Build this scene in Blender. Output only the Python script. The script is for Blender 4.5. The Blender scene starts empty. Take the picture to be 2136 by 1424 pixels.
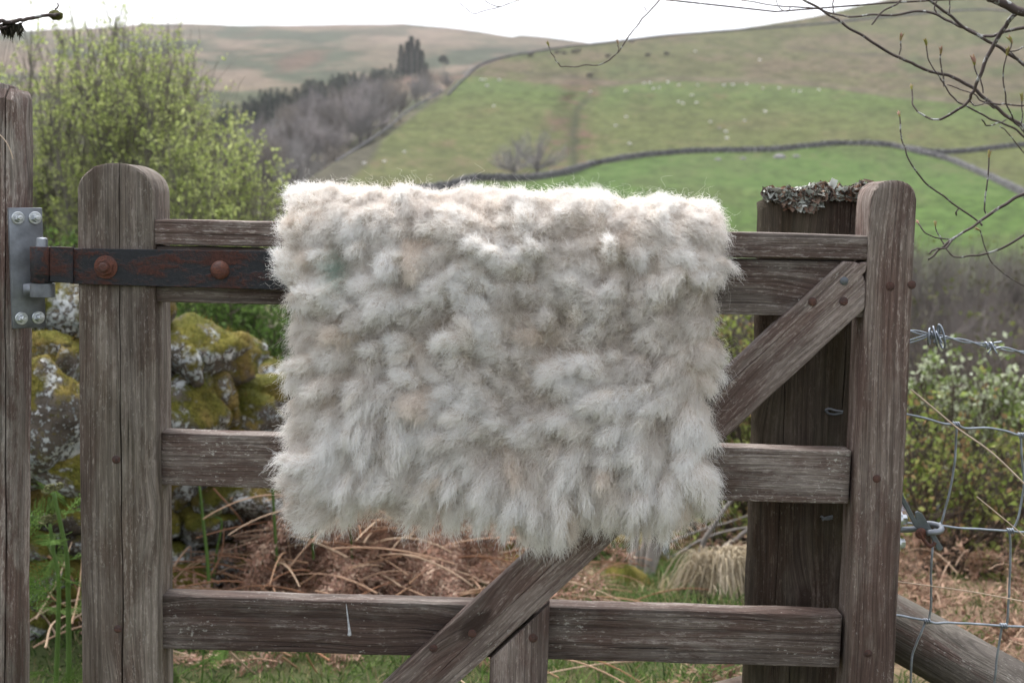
import bpy, math, random
import numpy as np
from mathutils import Vector, Matrix, Quaternion
random.seed(7); rng = np.random.default_rng(7)
SC = bpy.context.scene; COL = SC.collection
# ------------------------------------------------------------------ camera, sky, sun, exposure
EYE = Vector((0.0, 0.0, 1.2)); FPX = 2700.0; CX, CY = 1068.0, 712.0
PITCH = math.radians(5.75); ROLL = math.radians(1.24)
cam_d = bpy.data.cameras.new('camera'); cam = bpy.data.objects.new('camera', cam_d); COL.objects.link(cam)
cam_d.sensor_width = 36.0; cam_d.lens = FPX / 2136 * 36.0; cam_d.clip_start = 0.05; cam_d.clip_end = 9000
F = Vector((0, math.cos(PITCH), -math.sin(PITCH))); R0 = Vector((1, 0, 0)); U0 = R0.cross(F)
q = Quaternion(F, -ROLL); RV = q @ R0; UV = q @ U0
cam.matrix_world = Matrix(((RV.x, UV.x, -F.x, EYE.x), (RV.y, UV.y, -F.y, EYE.y), (RV.z, UV.z, -F.z, EYE.z), (0, 0, 0, 1)))
cam_d.dof.use_dof = True; cam_d.dof.focus_distance = 1.80; cam_d.dof.aperture_fstop = 7.5
SC.camera = cam
world = bpy.data.worlds.new('World'); SC.world = world; world.use_nodes = True
wn = world.node_tree; bg = wn.nodes['Background']
sky = wn.nodes.new('ShaderNodeTexSky'); sky.sky_type = 'NISHITA'; sky.sun_disc = False
SUN_EL, SUN_AZ = math.radians(66), math.radians(-35)      # azimuth clockwise from +Y
sky.sun_elevation = SUN_EL; sky.sun_rotation = SUN_AZ; sky.dust_density = 4.0; sky.ozone_density = 1.0; sky.air_density = 1.0
tc = wn.nodes.new('ShaderNodeTexCoord'); cn = wn.nodes.new('ShaderNodeTexNoise'); cn.inputs['Scale'].default_value = 3.0; cn.inputs['Detail'].default_value = 4
hs = wn.nodes.new('ShaderNodeHueSaturation'); hs.inputs['Saturation'].default_value = 0.22; hs.inputs['Value'].default_value = 1.0
cr = wn.nodes.new('ShaderNodeValToRGB'); cr.color_ramp.elements[0].color = (.88, .90, .96, 1); cr.color_ramp.elements[1].color = (1.12, 1.1, 1.09, 1)
cr.color_ramp.elements[0].position = .35; cr.color_ramp.elements[1].position = .65
mxw = wn.nodes.new('ShaderNodeMixRGB'); mxw.blend_type = 'MULTIPLY'; mxw.inputs[0].default_value = 1
wn.links.new(tc.outputs['Generated'], cn.inputs['Vector']); wn.links.new(cn.outputs['Fac'], cr.inputs['Fac'])
wn.links.new(sky.outputs[0], hs.inputs['Color']); wn.links.new(hs.outputs[0], mxw.inputs[1]); wn.links.new(cr.outputs[0], mxw.inputs[2])
wn.links.new(mxw.outputs[0], bg.inputs['Color']); bg.inputs['Strength'].default_value = 0.15
sl = bpy.data.lights.new('sun', 'SUN'); sl.energy = 1.4; sl.angle = math.radians(25); sl.color = (1, .97, .93)
so = bpy.data.objects.new('sun', sl); COL.objects.link(so)
sd = Vector((math.sin(SUN_AZ) * math.cos(SUN_EL), math.cos(SUN_AZ) * math.cos(SUN_EL), math.sin(SUN_EL)))
so.rotation_euler = sd.to_track_quat('Z', 'Y').to_euler(); so.location = (0, 0, 30)
SC.view_settings.view_transform = 'Standard'; SC.view_settings.look = 'None'; SC.view_settings.gamma = 1.0
SC.view_settings.exposure = 1.52
SC.cycles.max_bounces = 6; SC.cycles.diffuse_bounces = 4; SC.cycles.transparent_max_bounces = 8

# ------------------------------------------------------------------ geometry helpers
def P(px, py, D):                                   # world point seen at pixel of the 2136x1424 frame, at world depth y = D
    d = F * FPX + RV * (px - CX) - UV * (py - CY)
    return EYE + d * (D / d.y)
def PN(px, py, D):
    px, py, D = np.broadcast_arrays(np.asarray(px, float), np.asarray(py, float), np.asarray(D, float))
    d = np.array(F) * FPX + np.array(RV) * (px - CX)[..., None] - np.array(UV) * (py - CY)[..., None]
    return np.array(EYE) + d * (D / d[..., 1])[..., None]
def elev(px, py):
    d = np.array(F) * FPX + np.array(RV) * (np.asarray(px, float) - CX)[..., None] - np.array(UV) * (np.asarray(py, float) - CY)[..., None]
    return d[..., 2] / d[..., 1]
def _h(i, j, k, s):
    n = (i * 374761393 + j * 668265263 + k * 2147483647 + s * 974711 + 1013904223) & 0xFFFFFFFF
    n = ((n ^ (n >> 13)) * 1274126177) & 0xFFFFFFFF
    n = ((n ^ (n >> 16)) * 2246822519) & 0xFFFFFFFF
    return ((n ^ (n >> 15)) & 0xFFFFFF) / float(0xFFFFFF)
def vn3(p, s=0):                                    # value noise -1..1, p (...,3)
    p = np.asarray(p, float); i = np.floor(p).astype(np.int64); f = p - i; f = f * f * (3 - 2 * f); r = 0
    for a in (0, 1):
        for b in (0, 1):
            for c in (0, 1):
                w = (f[..., 0] if a else 1 - f[..., 0]) * (f[..., 1] if b else 1 - f[..., 1]) * (f[..., 2] if c else 1 - f[..., 2])
                r = r + w * _h(i[..., 0] + a, i[..., 1] + b, i[..., 2] + c, s)
    return r * 2 - 1
def fbm(p, s=0, o=4, g=.5):
    p = np.asarray(p, float); r = 0; a = 1; t = 0
    for k in range(o): r = r + a * vn3(p * 2 ** k + 17.3 * k, s + k); t += a; a *= g
    return r / t
def v3(x, y, z=0.0):
    x, y, z = np.broadcast_arrays(x, y, z); return np.stack([x, y, z], -1).astype(float)
WM = {}
def tag(o, label=None, cat=None, group=None, kind=None):
    for k, v in (('label', label), ('category', cat), ('group', group), ('kind', kind)):
        if v: o[k] = v
    return o
def setparent(o, par):
    if par is not None:
        o.parent = par; o.matrix_parent_inverse = WM[par.name].inverted()
def link(o, par=None, M=None):
    COL.objects.link(o); M = M or Matrix(); WM[o.name] = M
    if par is None: o.matrix_world = M
    else:
        o.parent = par; o.matrix_parent_inverse = WM[par.name].inverted(); o.matrix_basis = M
    return o
def mesh(name, V, Q, mat, par=None, M=None, smooth=False, cols=None, sharp=None, tri=None):
    me = bpy.data.meshes.new(name); V = np.asarray(V, np.float32); Q = np.asarray(Q, np.int32)
    me.vertices.add(len(V)); me.vertices.foreach_set('co', V.ravel())
    k = Q.shape[1]; fl = [Q.ravel()]; st = [np.arange(len(Q)) * k]; tot = [np.full(len(Q), k)]
    if tri is not None and len(tri):
        T = np.asarray(tri, np.int32); fl.append(T.ravel()); st.append(len(Q) * k + np.arange(len(T)) * 3); tot.append(np.full(len(T), 3))
    fl = np.concatenate(fl); st = np.concatenate(st); tot = np.concatenate(tot)
    me.loops.add(len(fl)); me.loops.foreach_set('vertex_index', fl.astype(np.int32))
    me.polygons.add(len(st)); me.polygons.foreach_set('loop_start', st.astype(np.int32)); me.polygons.foreach_set('loop_total', tot.astype(np.int32))
    me.update(calc_edges=True); me.validate()
    if smooth: me.polygons.foreach_set('use_smooth', np.ones(len(st), bool))
    if sharp: me.set_sharp_from_angle(angle=math.radians(sharp))
    if cols is not None:
        ca = me.color_attributes.new('tint', 'FLOAT_COLOR', 'POINT'); c = np.ones((len(V), 4), np.float32); c[:, :3] = cols
        ca.data.foreach_set('color', c.ravel())
    if mat: me.materials.append(mat)
    return link(bpy.data.objects.new(name, me), par, M)
def empty(name, loc=(0, 0, 0)):
    o = bpy.data.objects.new(name, None); o.empty_display_size = .1
    return link(o, None, Matrix.Translation(Vector(loc)))
def tubes(paths, rad, sides=5, cap=True):           # paths (N,k,3), rad (N,k) -> V, quads
    p = np.asarray(paths, float); N, k, _ = p.shape; rad = np.broadcast_to(np.asarray(rad, float), (N, k))
    t = np.gradient(p, axis=1) if k > 2 else np.repeat(p[:, 1:] - p[:, :1], 2, 1)
    t /= np.linalg.norm(t, axis=2, keepdims=True) + 1e-12
    up = np.where(np.abs(t[..., 2:3]) > .9, np.array([1., 0, 0]), np.array([0, 0, 1.]))
    up = np.repeat(np.where(np.abs(t.mean(1)[:, None, 2:3]) > .85, np.array([1., 0.2, 0]), np.array([0, 0.1, 1.])), k, 1)
    a = np.cross(t, up); a /= np.linalg.norm(a, axis=2, keepdims=True) + 1e-12; b = np.cross(t, a)
    th = np.arange(sides) * 2 * np.pi / sides
    V = p[:, :, None, :] + rad[:, :, None, None] * (np.cos(th)[None, None, :, None] * a[:, :, None, :] + np.sin(th)[None, None, :, None] * b[:, :, None, :])
    idx = np.arange(N * k * sides).reshape(N, k, sides); j = np.roll(idx, -1, 2)
    Q = np.stack([idx[:, :-1], j[:, :-1], j[:, 1:], idx[:, 1:]], -1).reshape(-1, 4)
    V = V.reshape(-1, 3)
    if cap and sides == 4 or cap and sides == 6 or cap and sides == 8:
        c = []
        for e in (0, k - 1):
            ring = idx[:, e, :]
            for m in range(1, sides // 2): c.append(np.stack([ring[:, m - 1 if m > 1 else 0] if False else ring[:, 0], ring[:, 2 * m - 1], ring[:, 2 * m], ring[:, (2 * m + 1) % sides]], -1))
        Q = np.concatenate([Q] + c)
    return V, Q
def merge(*parts):
    Vs, Qs, n = [], [], 0
    for V, Q in parts: Vs.append(V); Qs.append(np.asarray(Q) + n); n += len(V)
    return np.concatenate(Vs), np.concatenate(Qs)
def smooth_path(pts, n):                            # catmull-rom resample of (m,d) control points
    p = np.asarray(pts, float); m = len(p); e = np.vstack([2 * p[0] - p[1], p, 2 * p[-1] - p[-2]])
    u = np.linspace(0, m - 1, n); i = np.minimum(u.astype(int), m - 2); f = (u - i)[:, None]
    a, b, c, d = e[i], e[i + 1], e[i + 2], e[i + 3]
    return .5 * (2 * b + (c - a) * f + (2 * a - 5 * b + 4 * c - d) * f ** 2 + (3 * b - a - 3 * c + d) * f ** 3)
def box(x0, x1, y0, y1, z0, z1):
    V = np.array([(x, y, z) for x in (x0, x1) for y in (y0, y1) for z in (z0, z1)], float)
    return V, np.array([(0, 1, 3, 2), (4, 6, 7, 5), (0, 4, 5, 1), (2, 3, 7, 6), (0, 2, 6, 4), (1, 5, 7, 3)])
def disc_stack(prof, sides=16):                     # lathe around local z: prof [(r,z)...], closed with small rings
    prof = np.array(prof, float); th = np.arange(sides) * 2 * np.pi / sides
    V = np.stack([prof[:, :1] * np.cos(th), prof[:, :1] * np.sin(th), np.repeat(prof[:, 1:], sides, 1)], -1).reshape(-1, 3)
    idx = np.arange(len(V)).reshape(-1, sides); j = np.roll(idx, -1, 1)
    return V, np.stack([idx[:-1], j[:-1], j[1:], idx[1:]], -1).reshape(-1, 4)
def xf(VQ, M):
    V, Q = VQ; M = np.array(M); return V @ M[:3, :3].T + M[:3, 3], Q
def to_cam(p, roll=0):                              # matrix at p whose z looks at the viewer side (-Y)
    return Matrix.Translation(Vector(p)) @ Matrix(((1, 0, 0, 0), (0, 0, -1, 0), (0, 1, 0, 0), (0, 0, 0, 1))) @ Matrix.Rotation(roll, 4, 'Z')

# ------------------------------------------------------------------ material helper
class NT:
    def __init__(s, name, rough=.9, spec=.3):
        s.m = bpy.data.materials.new(name); s.m.use_nodes = True; s.t = s.m.node_tree; s.b = s.t.nodes['Principled BSDF']
        s.b.inputs['Roughness'].default_value = rough; s.b.inputs['Specular IOR Level'].default_value = spec
    def n(s, ty, **k):
        x = s.t.nodes.new('ShaderNode' + ty)
        for a, v in k.items(): setattr(x, a, v)
        return x
    def l(s, v, i):
        if v is None: return
        if hasattr(v, 'is_output') or isinstance(v, bpy.types.NodeSocket): s.t.links.new(v, i)
        else:
            if isinstance(v, (tuple, list)) and len(v) == 3 and i.type == 'RGBA': v = (*v, 1)
            i.default_value = v
    def math(s, op, a, b=0.0, c=None, clamp=False):
        x = s.n('Math', operation=op, use_clamp=clamp); s.l(a, x.inputs[0]); s.l(b, x.inputs[1])
        if c is not None: s.l(c, x.inputs[2])
        return x.outputs[0]
    def mix(s, f, a, b, mode='MIX'):
        x = s.n('MixRGB', blend_type=mode); s.l(f, x.inputs[0]); s.l(a, x.inputs[1]); s.l(b, x.inputs[2]); return x.outputs[0]
    def obj(s): return s.n('TexCoord').outputs['Object']
    def mul(s, v, sc):
        x = s.n('VectorMath', operation='MULTIPLY'); s.l(v, x.inputs[0]); s.l(sc, x.inputs[1]); return x.outputs[0]
    def add(s, v, sc):
        x = s.n('VectorMath', operation='ADD'); s.l(v, x.inputs[0]); s.l(sc, x.inputs[1]); return x.outputs[0]
    def noise(s, v, sc=1.0, det=4, ro=.5, dist=0.0):
        x = s.n('TexNoise'); s.l(v, x.inputs['Vector']); s.l(sc, x.inputs['Scale']); s.l(det, x.inputs['Detail']); s.l(ro, x.inputs['Roughness']); s.l(dist, x.inputs['Distortion']); return x.outputs['Fac']
    def vor(s, v, sc=1.0, feat='F1', out='Distance', rnd=1.0):
        x = s.n('TexVoronoi', feature=feat); s.l(v, x.inputs['Vector']); s.l(sc, x.inputs['Scale']); s.l(rnd, x.inputs['Randomness']); return x.outputs[out]
    def ramp(s, f, st, interp='LINEAR'):
        x = s.n('ValToRGB'); r = x.color_ramp; r.interpolation = interp
        while len(r.elements) < len(st): r.elements.new(.5)
        for e, (p, c) in zip(r.elements, st):
            e.position = p; e.color = (c, c, c, 1) if not isinstance(c, (tuple, list)) else (*c, 1)
        s.l(f, x.inputs[0]); return x.outputs[0]
    def comb(s, x, y, z):
        c = s.n('CombineXYZ'); s.l(x, c.inputs[0]); s.l(y, c.inputs[1]); s.l(z, c.inputs[2]); return c.outputs[0]
    def sep(s, v):
        c = s.n('SeparateXYZ'); s.l(v, c.inputs[0]); return c.outputs
    def attr(s, name='tint'): return s.n('Attribute', attribute_name=name).outputs['Color']
    def bump(s, h, strength=.5, dist=.002):
        x = s.n('Bump'); x.inputs['Strength'].default_value = strength; x.inputs['Distance'].default_value = dist; s.l(h, x.inputs['Height']); s.l(x.outputs[0], s.b.inputs['Normal'])
    def col(s, c): s.l(c, s.b.inputs['Base Color']); return s.m

def wood(name, dark=(.030, .022, .018), mid=(.105, .084, .070), pale=(.27, .245, .22), stain=(.078, .044, .037), st_amt=.45, grey=.5, lichen=.5, algae=0.0, gain=1.0, fine=1.0):
    k = NT(name, .85, .2); o = k.obj(); rnd = k.n('ObjectInfo').outputs['Random']
    off = k.mul(k.comb(rnd, rnd, rnd), (37.0, 11.0, 5.0)); o = k.add(o, off); x, y, z = k.sep(o)
    kv = k.comb(k.math('MULTIPLY', x, 4.2), k.math('MULTIPLY', y, 10.0), k.math('MULTIPLY', z, 1.5))
    d = k.vor(kv, 1.0)
    kn = k.math('POWER', k.math('SUBTRACT', 1.0, k.math('MULTIPLY', d, 2.0), clamp=True), 2.0)
    low = k.noise(k.mul(o, (1.5, 7.0, 7.0)), 1.0, 1)
    gv = k.math('ADD', k.math('ADD', y, k.math('MULTIPLY', z, .6)), k.math('ADD', k.math('MULTIPLY', kn, .022), k.math('MULTIPLY', low, .022)))
    g1 = k.noise(k.comb(k.math('MULTIPLY', x, 1.0), k.math('MULTIPLY', gv, 210.0), rnd), 1.0, 2, .5)        # growth rings
    g2 = k.noise(k.comb(k.math('MULTIPLY', x, 16.0), k.math('MULTIPLY', gv, 620.0), 3.0), 1.0, 3, .65)      # fibres
    bl = k.noise(k.comb(k.math('MULTIPLY', x, 5.0), k.math('MULTIPLY', y, 15.0), k.math('MULTIPLY', z, 15.0)), 1.0, 6, .68)
    g4 = k.noise(k.comb(k.math('MULTIPLY', x, 70.0), k.math('MULTIPLY', y, 280.0), k.math('MULTIPLY', z, 280.0)), 1.0, 4, .75)
    g3 = bl
    gy = k.ramp(k.math('ADD', bl, k.math('MULTIPLY', k.math('SUBTRACT', g2, .5), .18)), [(.40 + (.5 - grey) * .2, 0.0), (.62 + (.5 - grey) * .2, 1.0)])
    base = k.mix(k.math('MULTIPLY', gy, .88), mid, tuple(a * .55 + b * .45 for a, b in zip(mid, pale)))
    sn = k.noise(k.mul(k.add(o, (7.0, 3.0, 1.0)), (6.0, 22.0, 22.0)), 1.0, 6, .7, .3)
    sm = k.ramp(k.math('ADD', sn, k.math('MULTIPLY', k.math('SUBTRACT', g4, .5), .3)), [(.46 + (.5 - st_amt) * .3, 0.0), (.56 + (.5 - st_amt) * .3, 1.0)])
    base = k.mix(k.math('MULTIPLY', sm, .68), base, stain)
    base = k.mix(1.0, base, k.ramp(g1, [(.32, .70), (.60, 1.16)]), 'MULTIPLY'); base = k.mix(1.0, base, k.ramp(g2, [(.30, .62), (.66, 1.24)]), 'MULTIPLY')
    fl_ = k.math('ADD', k.math('ADD', k.math('MULTIPLY', g4, .8), k.math('MULTIPLY', bl, .35)), k.math('MULTIPLY', g1, .35)); base = k.mix(k.math('MULTIPLY', k.ramp(fl_, [(.80, 0.0), (.90, 1.0)]), .7), base, pale)
    ck = k.noise(k.comb(k.math('MULTIPLY', x, 4.0), k.math('MULTIPLY', gv, 150.0), 9.0), 1.0, 1, .5); base = k.mix(k.math('MULTIPLY', k.ramp(ck, [(.22, 1.0), (.26, 0.0)]), .85), base, tuple(c * .35 for c in dark))
    ks = k.ramp(k.math('ADD', d, k.math('MULTIPLY', k.math('SUBTRACT', g3, .5), .2)), [(.09, 1.0), (.15, 0.0)]); base = k.mix(k.math('MULTIPLY', ks, .75), base, (.026, .016, .012))
    al = k.noise(k.mul(o, (3.0, 7.0, 7.0)), 1.0, 4, .6)
    if algae: base = k.mix(k.math('MULTIPLY', k.ramp(al, [(.45, 0.0), (.65, 1.0)]), algae), base, (.075, .085, .035))
    li = k.noise(k.mul(o, (.55, 1.0, 1.0)), 210.0, 4, .75); lm = k.noise(o, 9.0, 4, .65)
    lf = k.ramp(k.math('ADD', li, k.math('MULTIPLY', lm, .6)), [(.975, 0.0), (1.01, 1.0)])
    base = k.mix(k.math('MULTIPLY', lf, lichen), base, (.42, .41, .37))
    big_ = k.math('ADD', k.math('MULTIPLY', k.noise(k.mul(o, (3.0, 12.0, 12.0)), 1.0, 3, .6), .85), k.math('MULTIPLY', rnd, .16)); base = k.mix(1.0, base, k.ramp(big_, [(.3, .64 * gain), (.7, 1.38 * gain)]), 'MULTIPLY')
    k.bump(k.math('ADD', k.math('ADD', k.math('MULTIPLY', g1, .7), k.math('MULTIPLY', g2, .5)), k.math('ADD', k.math('MULTIPLY', g4, .35), k.math('MULTIPLY', ck, .3))), .95, .0035)
    return k.col(base)
def simple(name, c, rough=.8, var=.3, sc=8.0, metal=0.0, bump=0.0, spec=.3):
    k = NT(name, rough, spec); n = k.noise(k.obj(), sc, 5, .6)
    k.b.inputs['Metallic'].default_value = metal
    if bump: k.bump(n, .6, bump)
    return k.col(k.ramp(n, [(.3, tuple(x * (1 - var) for x in c)), (.7, tuple(min(1, x * (1 + var)) for x in c))]))
def tinted(name, rough=.85, trans=0.0, spec=.2, sc=0.0, amt=.3):
    k = NT(name, rough, spec); c = k.attr()
    if sc: c = k.mix(1.0, c, k.ramp(k.noise(k.obj(), sc, 5, .65), [(.3, 1 - amt), (.7, 1 + amt)]), 'MULTIPLY')
    m = k.col(c)
    if trans:
        tr = k.n('BsdfTranslucent'); k.l(c, tr.inputs[0]); ms = k.n('MixShader'); ms.inputs[0].default_value = trans
        k.t.links.new(k.b.outputs[0], ms.inputs[1]); k.t.links.new(tr.outputs[0], ms.inputs[2]); k.t.links.new(ms.outputs[0], k.t.nodes['Material Output'].inputs[0])
    return m

def rusty(name, steel, rust, amt=.5, sc=30.0, metal=.5):
    k = NT(name, .6, .4); o = k.obj(); n = k.noise(k.mul(o, (.35, 1, 1)), sc, 6, .65, .4); n2 = k.noise(o, sc * 6, 4, .7)
    f = k.ramp(k.math('ADD', n, k.math('MULTIPLY', k.math('SUBTRACT', n2, .5), .3)), [(.5 - (amt - .5) * .3 - .05, 0.0), (.5 - (amt - .5) * .3 + .07, 1.0)])
    c = k.mix(f, k.ramp(n2, [(.3, tuple(x * .7 for x in steel)), (.7, tuple(x * 1.3 for x in steel))]), k.ramp(n2, [(.3, tuple(x * .6 for x in rust)), (.7, tuple(x * 1.5 for x in rust))]))
    k.l(k.ramp(f, [(0, metal), (1, 0.0)]), k.b.inputs['Metallic']); k.l(k.ramp(f, [(0, .48), (1, .9)]), k.b.inputs['Roughness'])
    k.bump(k.math('ADD', n2, f), .5, .0012); return k.col(c)
M_LSTILE = wood('weathered_stile_wood', mid=(.120, .098, .080), pale=(.30, .265, .23), stain=(.082, .056, .044), st_amt=.46, grey=.52, lichen=.25, algae=.10)
M_RSTILE = wood('brown_stile_wood', mid=(.125, .095, .079), pale=(.33, .285, .25), stain=(.090, .055, .045), st_amt=.52, grey=.50, lichen=.4)
M_RAIL = wood('rail_wood', mid=(.100, .078, .066), pale=(.33, .295, .265), stain=(.076, .046, .037), st_amt=.52, grey=.52, lichen=.7)
M_BRACE = wood('brace_wood', mid=(.118, .090, .077), pale=(.32, .275, .245), stain=(.098, .060, .050), st_amt=.5, grey=.5, lichen=.45)
M_DARK = wood('dark_post_wood', dark=(.008, .006, .005), mid=(.060, .045, .035), pale=(.135, .110, .090), stain=(.045, .027, .018), st_amt=.45, grey=.45, lichen=.15, algae=.2)
M_HPOST = wood('peeling_post_wood', mid=(.14, .118, .10), pale=(.42, .38, .34), stain=(.088, .044, .036), st_amt=.55, grey=.62, lichen=.3, algae=.08)
M_STRUT = wood('strut_wood', dark=(.03, .026, .023), mid=(.085, .073, .062), pale=(.23, .205, .18), st_amt=.25, grey=.55, lichen=.5, algae=.12)
M_STRAP = rusty('black_rusty_iron', (.016, .018, .022), (.055, .022, .016), .38, 38.0, .2)
M_RUST = rusty('rust', (.07, .028, .020), (.115, .045, .030), .6, 90.0, .0)
M_NAIL = rusty('nail_rust', (.045, .024, .02), (.085, .042, .032), .5, 120.0, .0)
M_GALV = simple('galvanised_steel', (.20, .215, .235), .55, .42, 28.0, .75, .0004, .5)
M_BOLT = simple('bright_zinc', (.55, .58, .60), .3, .2, 60.0, .9, 0, .5)
M_WIRE = simple('galvanised_wire', (.27, .30, .34), .42, .25, 90.0, .7, 0, .5)

# ------------------------------------------------------------------ the gate
YG = 1.84
def frame(p0, p1):                                  # local x p0->p1, local z toward -Y
    ex = (p1 - p0).normalized(); ez = Vector((0, -1, 0)); ez = (ez - ex * ez.dot(ex)).normalized(); ey = ez.cross(ex)
    return Matrix(((ex.x, ey.x, ez.x, p0.x), (ex.y, ey.y, ez.y, p0.y), (ex.z, ey.z, ez.z, p0.z), (0, 0, 0, 1)))
def board(name, p0, p1, w0, w1, depth, mat, par, r=.0028, u_lo=None, u_hi=None, cracks=(), wob=.0009, nv=26, nu=150, seed=0, round_=0.0, taper=0.0):
    M = frame(p0, p1); L = (p1 - p0).length
    t = np.unique(np.concatenate([[0, r / L], np.linspace(.01, .99, nu), [1 - r / L, 1]]))
    base = np.linspace(-.5, .5, nv); base = np.concatenate([[-.5, -.5 + .25 * r / w0, -.5 + r / w0], base[2:-2], [.5 - r / w0, .5 - .25 * r / w0, .5]])
    vl = [(b, -1) for b in base]
    for ci, c in enumerate(cracks):
        vl = [x for x in vl if x[1] >= 0 or abs(x[0] * w0 - c[0]) > .004] + [(c[0] / w0 - c[1] * 1.6 / w0, ci), (c[0] / w0 - 0.5 * c[1] / w0, ci), (c[0] / w0, ci + .25), (c[0] / w0 + 0.5 * c[1] / w0, ci), (c[0] / w0 + c[1] * 1.6 / w0, ci)]
    vl.sort(); b = np.array([x[0] for x in vl]); cid = np.array([x[1] for x in vl]); n = len(b)
    W = w0 + (w1 - w0) * t; S = rng.random() * 50 + seed
    lo = np.array([u_lo(x * w0) if u_lo else 0.0 for x in b]); hi = np.array([u_hi(x * w1) if u_hi else L for x in b])
    T, B = np.meshgrid(t, b, indexing='ij'); u = lo + (hi - lo) * T
    v = B * W[:, None]; hw = W[:, None] / 2
    v = v + np.where(np.abs(B) > .45, wob * fbm(v3(u * 14, np.sign(B) * 3, S), 1, 3), 0)
    e = np.clip((hw - np.abs(B * W[:, None])) / r, 0, 1); z = -r * (1 - np.sqrt(np.clip(1 - (1 - e) ** 2, 0, 1)))
    if round_: z = z - round_ * (2 * np.abs(B)) ** 2.2
    z = z + wob * .55 * fbm(v3(u * 9, v * 60, S), 3, 3)
    for row, s in ((0, 1), (len(t) - 1, -1)): z[row] -= r * .7
    back = np.stack([u, v * (1 - taper), -depth + r * (1 - e) - (z * .2)], -1)
    vf = v.copy()
    for ci, c in enumerate(cracks):
        m = np.floor(cid) == ci; ctr = (cid == ci + .25)
        fade = np.clip(np.minimum((u - c[3]) / .04, (c[4] - u) / .04), 0, 1); wg = .0035 * fbm(v3(u * 7, ci * 5 + S, 0), 9, 4)
        if len(c) > 5: wg = wg + c[5] * (u - c[3])
        cen = c[0] + wg; wfac = (.4 + .8 * np.clip(.5 + vn3(v3(u * 11, ci, S), 5), 0, 1)) * fade
        rel = (B * w0 - c[0]); vf = np.where(m[None, :], cen + rel * np.where(ctr[None, :], 1, np.maximum(wfac, .02)) , vf)
        inner = m & ~ctr & (np.abs(b * w0 - c[0]) < c[1] * .9)
        z = np.where(ctr[None, :], z - c[2] * fade, z)
    vf = np.sort(vf, axis=1)
    fr = np.stack([u, vf, z], -1); V = np.concatenate([fr.reshape(-1, 3), back.reshape(-1, 3)])
    m_ = len(t); I = np.arange(m_ * n).reshape(m_, n); K = I + m_ * n
    Q = [np.stack([I[:-1, :-1], I[1:, :-1], I[1:, 1:], I[:-1, 1:]], -1).reshape(-1, 4), np.stack([K[:-1, :-1], K[:-1, 1:], K[1:, 1:], K[1:, :-1]], -1).reshape(-1, 4),
         np.stack([I[:-1, 0], K[:-1, 0], K[1:, 0], I[1:, 0]], -1), np.stack([I[:-1, -1], I[1:, -1], K[1:, -1], K[:-1, -1]], -1),
         np.stack([I[0, :-1], I[0, 1:], K[0, 1:], K[0, :-1]], -1), np.stack([I[-1, :-1], K[-1, :-1], K[-1, 1:], I[-1, 1:]], -1)]
    return mesh(name, V, np.concatenate(Q), mat, par, M, True, sharp=38)
def nail(px, py, Y, par, r=.0052, hole=False, name='nail', mat=None):
    p = P(px, py, Y); a = [(r * 1.25, -.004), (r * 1.2, .0001), (r, .0004), (r * .8, .0010), (r * .35, .0014), (.0001, .0015)] if not hole else [(r, -.002), (r, .0012), (r * .8, .0014), (r * .7, -.0015), (.0001, -.002)]
    V, Q = xf(disc_stack(a, 14), to_cam(p)); V[:, 1] += 0
    return mesh(name, V, Q, mat or M_NAIL, par, None, True, sharp=40)

gate = empty('wooden_gate', (P(1040, 1424, YG).x, YG + .04, 0)); tag(gate, 'weathered brown wooden gate with a diagonal brace and a fleece thrown over its top rail', 'gate')
ZB = .06                                            # the gate's foot, out of the frame
def vert_ends(pxt, pyt, pxb, pyb, Y):               # centre line of an upright from its top to below the frame
    a, b = P(pxt, pyt, Y), P(pxb, pyb, Y); d = (a - b) / (a.z - b.z); return b + d * (ZB - b.z), a
b0, t0 = vert_ends(240, 340, 250, 1424, YG); wL = (P(320, 900, YG) - P(161, 900, YG)).length
LS = (t0 - b0).length
dome = lambda L, w, h, e=2.6: (lambda v: L - h * (1 - max(0.0, 1 - abs(2 * v / w) ** e) ** (1 / e)))
lst = board('hinge_stile', b0, t0, wL + .004, wL - .001, .088, M_LSTILE, gate, u_hi=dome(LS, wL, .047, 2.15), nv=40, seed=3,
            cracks=[(-.002, .0026, .022, .15, LS + .03, -.004), (.030, .0007, .004, .3, .75)], r=.0032)
b1, t1 = vert_ends(1866, 376, 1818, 1424, YG); wR = (P(1912, 700, YG) - P(1815, 700, YG)).length
RS = (t1 - b1).length
rst = board('latch_stile', b1, t1, wR + .002, wR, .076, M_RSTILE, gate, u_hi=dome(RS, wR, .034, 2.4), nv=34, seed=9, r=.004,
            cracks=[(.022, .0008, .005, .35, .62), (-.015, .0006, .004, .1, .4)])
def rail(name, L, R, w, depth, Yo, mat, **k):        # L, R: pixel of the front face's top edge at both ends
    a, b = P(*L, YG + Yo), P(*R, YG + Yo); n = frame(a, b).col[1].to_3d() * (w / 2)
    return board(name, a - n, b - n, w, w, depth, mat, gate, **k)
cap = rail('cap_rail', (318, 457), (1814, 491), .0355, .060, .003, M_RAIL, nu=300, seed=1, r=.003, cracks=[(-.006, .0006, .004, .02, .4, .02)])
top = rail('top_rail', (318, 513), (1812, 546), .0800, .040, .011, M_RAIL, nu=300, seed=5, cracks=[(.018, .0006, .003, .8, 1.0)])
mid = rail('middle_rail', (336, 902), (1776, 941), .0790, .042, .027, M_RAIL, nu=300, seed=11, wob=.0012)
low = rail('bottom_rail', (336, 1243), (1757, 1283), .0800, .042, .027, M_RAIL, nu=300, seed=17, wob=.0022, cracks=[(.030, .0012, .007, .62, .93, -.003), (-.02, .0006, .003, .3, .5)])
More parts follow.
